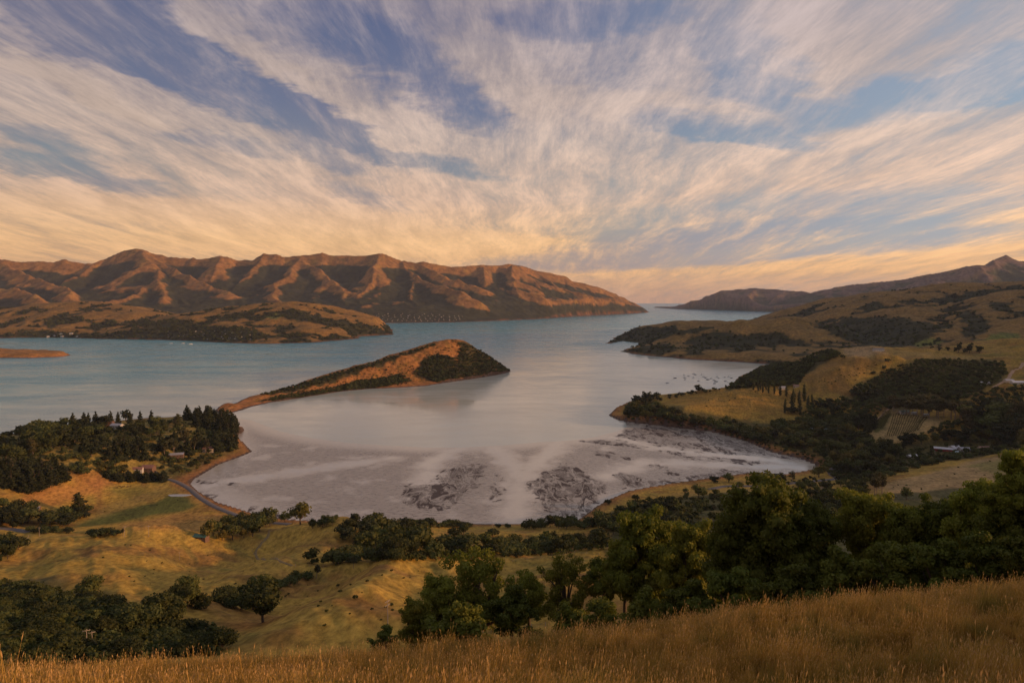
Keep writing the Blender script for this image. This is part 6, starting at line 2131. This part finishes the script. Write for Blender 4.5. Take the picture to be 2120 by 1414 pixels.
NR = 15
for i in range(NR):
    t = i / (NR - 1)
    w = 'leftmost' if i == 0 else 'rightmost' if i == NR - 1 else ORD[i] + ' from the left'
    vine_row((1851 + 72 * t, 857 + 8 * t), (1836 + 62 * t, 905 - 12 * t * t), f'thin row of vines on the pale vineyard slope, {w}')
for i in range(7):
    t = i / 6
    w = 'leftmost' if i == 0 else 'rightmost' if i == 6 else ORD[i] + ' from the left'
    vine_row((1829 + 15 * t, 853), (1802 + 24 * t, 890 - 2 * t), f'dense green vine row on the left vineyard block, {w}')

# brown cattle resting on the flat
COWM = plain_mat('cattle_hide', (0.10, 0.05, 0.03), 0.8, 0.4, 2.0)


def cow_mesh():
    bm_parts = []
    # trunk deepest at the chest, neck and head lowered to graze
    prof = [(-1.15, 1.05, 0.10, 0.14), (-1.0, 1.02, 0.30, 0.34), (-0.5, 0.98, 0.34, 0.40), (0.1, 0.96, 0.36, 0.43), (0.6, 0.98, 0.33, 0.42), (0.9, 1.02, 0.25, 0.34), (1.15, 0.92, 0.17, 0.22), (1.42, 0.66, 0.14, 0.17), (1.62, 0.42, 0.12, 0.14), (1.78, 0.22, 0.08, 0.09)]
    V, F, s = [], [], 10
    for (x, z, ry, rz) in prof:
        for k in range(s):
            a = 2 * math.pi * k / s
            V.append((x, ry * math.cos(a), z + rz * math.sin(a)))
    for i in range(len(prof) - 1):
        for k in range(s):
            F.append((i * s + k, i * s + (k + 1) % s, (i + 1) * s + (k + 1) % s, (i + 1) * s + k))
    bm_parts.append((np.array(V), np.array(F)))
    for (x, y, b) in ((-0.9, 0.2, -1), (-0.9, -0.2, -1), (0.7, 0.2, 1), (0.7, -0.2, 1)):
        if b < 0:
            bm_parts.append(tube([(x, y, 0.95), (x + 0.12, y, 0.68), (x - 0.1, y, 0.42), (x - 0.05, y, 0.0)], [0.19, 0.12, 0.07, 0.07], 6))
        else:
            bm_parts.append(tube([(x, y, 0.9), (x, y, 0.45), (x, y, 0.0)], [0.15, 0.08, 0.07], 6))
    bm_parts.append(tube([(-1.15, 0, 1.1), (-1.28, 0, 0.9), (-1.3, 0, 0.45)], [0.05, 0.035, 0.05], 5))
    for sgn in (-1, 1):
        bm_parts.append(tube([(1.42, 0.1 * sgn, 0.78), (1.40, 0.28 * sgn, 0.80)], [0.06, 0.02], 5))
    v, f = join_vf(bm_parts)
    return mesh_from('cow', v, f, [COWM], smooth_shade=True)


COW = cow_mesh()
cows = []
for i, (a, b_) in enumerate([(243, 1011), (249, 1009), (254, 1010), (258, 1008), (264, 1009), (270, 1008)]):
    X_, Y_, Z_ = hit([a], [b_], near)
    o = link(bpy.data.objects.new('cow', COW))
    o.location = (X_[0], Y_[0], Z_[0])
    o.rotation_euler = (0, 0, i * 1.7)
    tag(o, 'x', 'cow', 'cattle on the flat below the shelter hedge')
    cows.append(o)
label_row(cows, 'brown cow grazing below the shelter hedge', 'of the six')

# ------------------------------------------------------------------ evening haze
hv_, hf_ = box_vf(-32000, 32000, -32000, 32000, -12, 1150)
hme = mesh_from('haze', hv_, hf_)
hm = bpy.data.materials.new('evening_haze')
hm.use_nodes = True
hn = NT(hm.node_tree)
hn.n.clear()
ho_ = hn.node('ShaderNodeOutputMaterial')
pv_ = hn.node('ShaderNodeVolumePrincipled')
pv_.inputs['Color'].default_value = (0.66, 0.76, 1.0, 1)
pv_.inputs['Density'].default_value = 0.000019
pv_.inputs['Anisotropy'].default_value = 0.0
hn.l.new(pv_.outputs[0], ho_.inputs['Volume'])
hme.materials.append(hm)
haze = link(bpy.data.objects.new('haze', hme))
tag(haze, 'thin evening haze over the harbour and hills', 'haze', kind='stuff')

for nm_, lb_ in {'near_ground': 'golden farmland falling from the grass slope to the bay', 'peninsula': 'narrow golden peninsula rising to a bushy hill in the harbour', 'shore_hills': 'shaded brown hills and bushy heads on the right shore',
                 'village_hills': 'low golden hills with the village on the far shore', 'mountain_range': 'high ridged mountains beyond the harbour lit by low sun', 'far_range': 'hazy far range at the harbour mouth',
                 'low_spit': 'low rusty spit at the left edge of the harbour', 'sea': 'pale teal harbour water', 'mudflat': 'wet grey mudflat with dark drained patches in the bay'}.items():
    if nm_ in bpy.data.objects:
        bpy.data.objects[nm_]['label'] = lb_
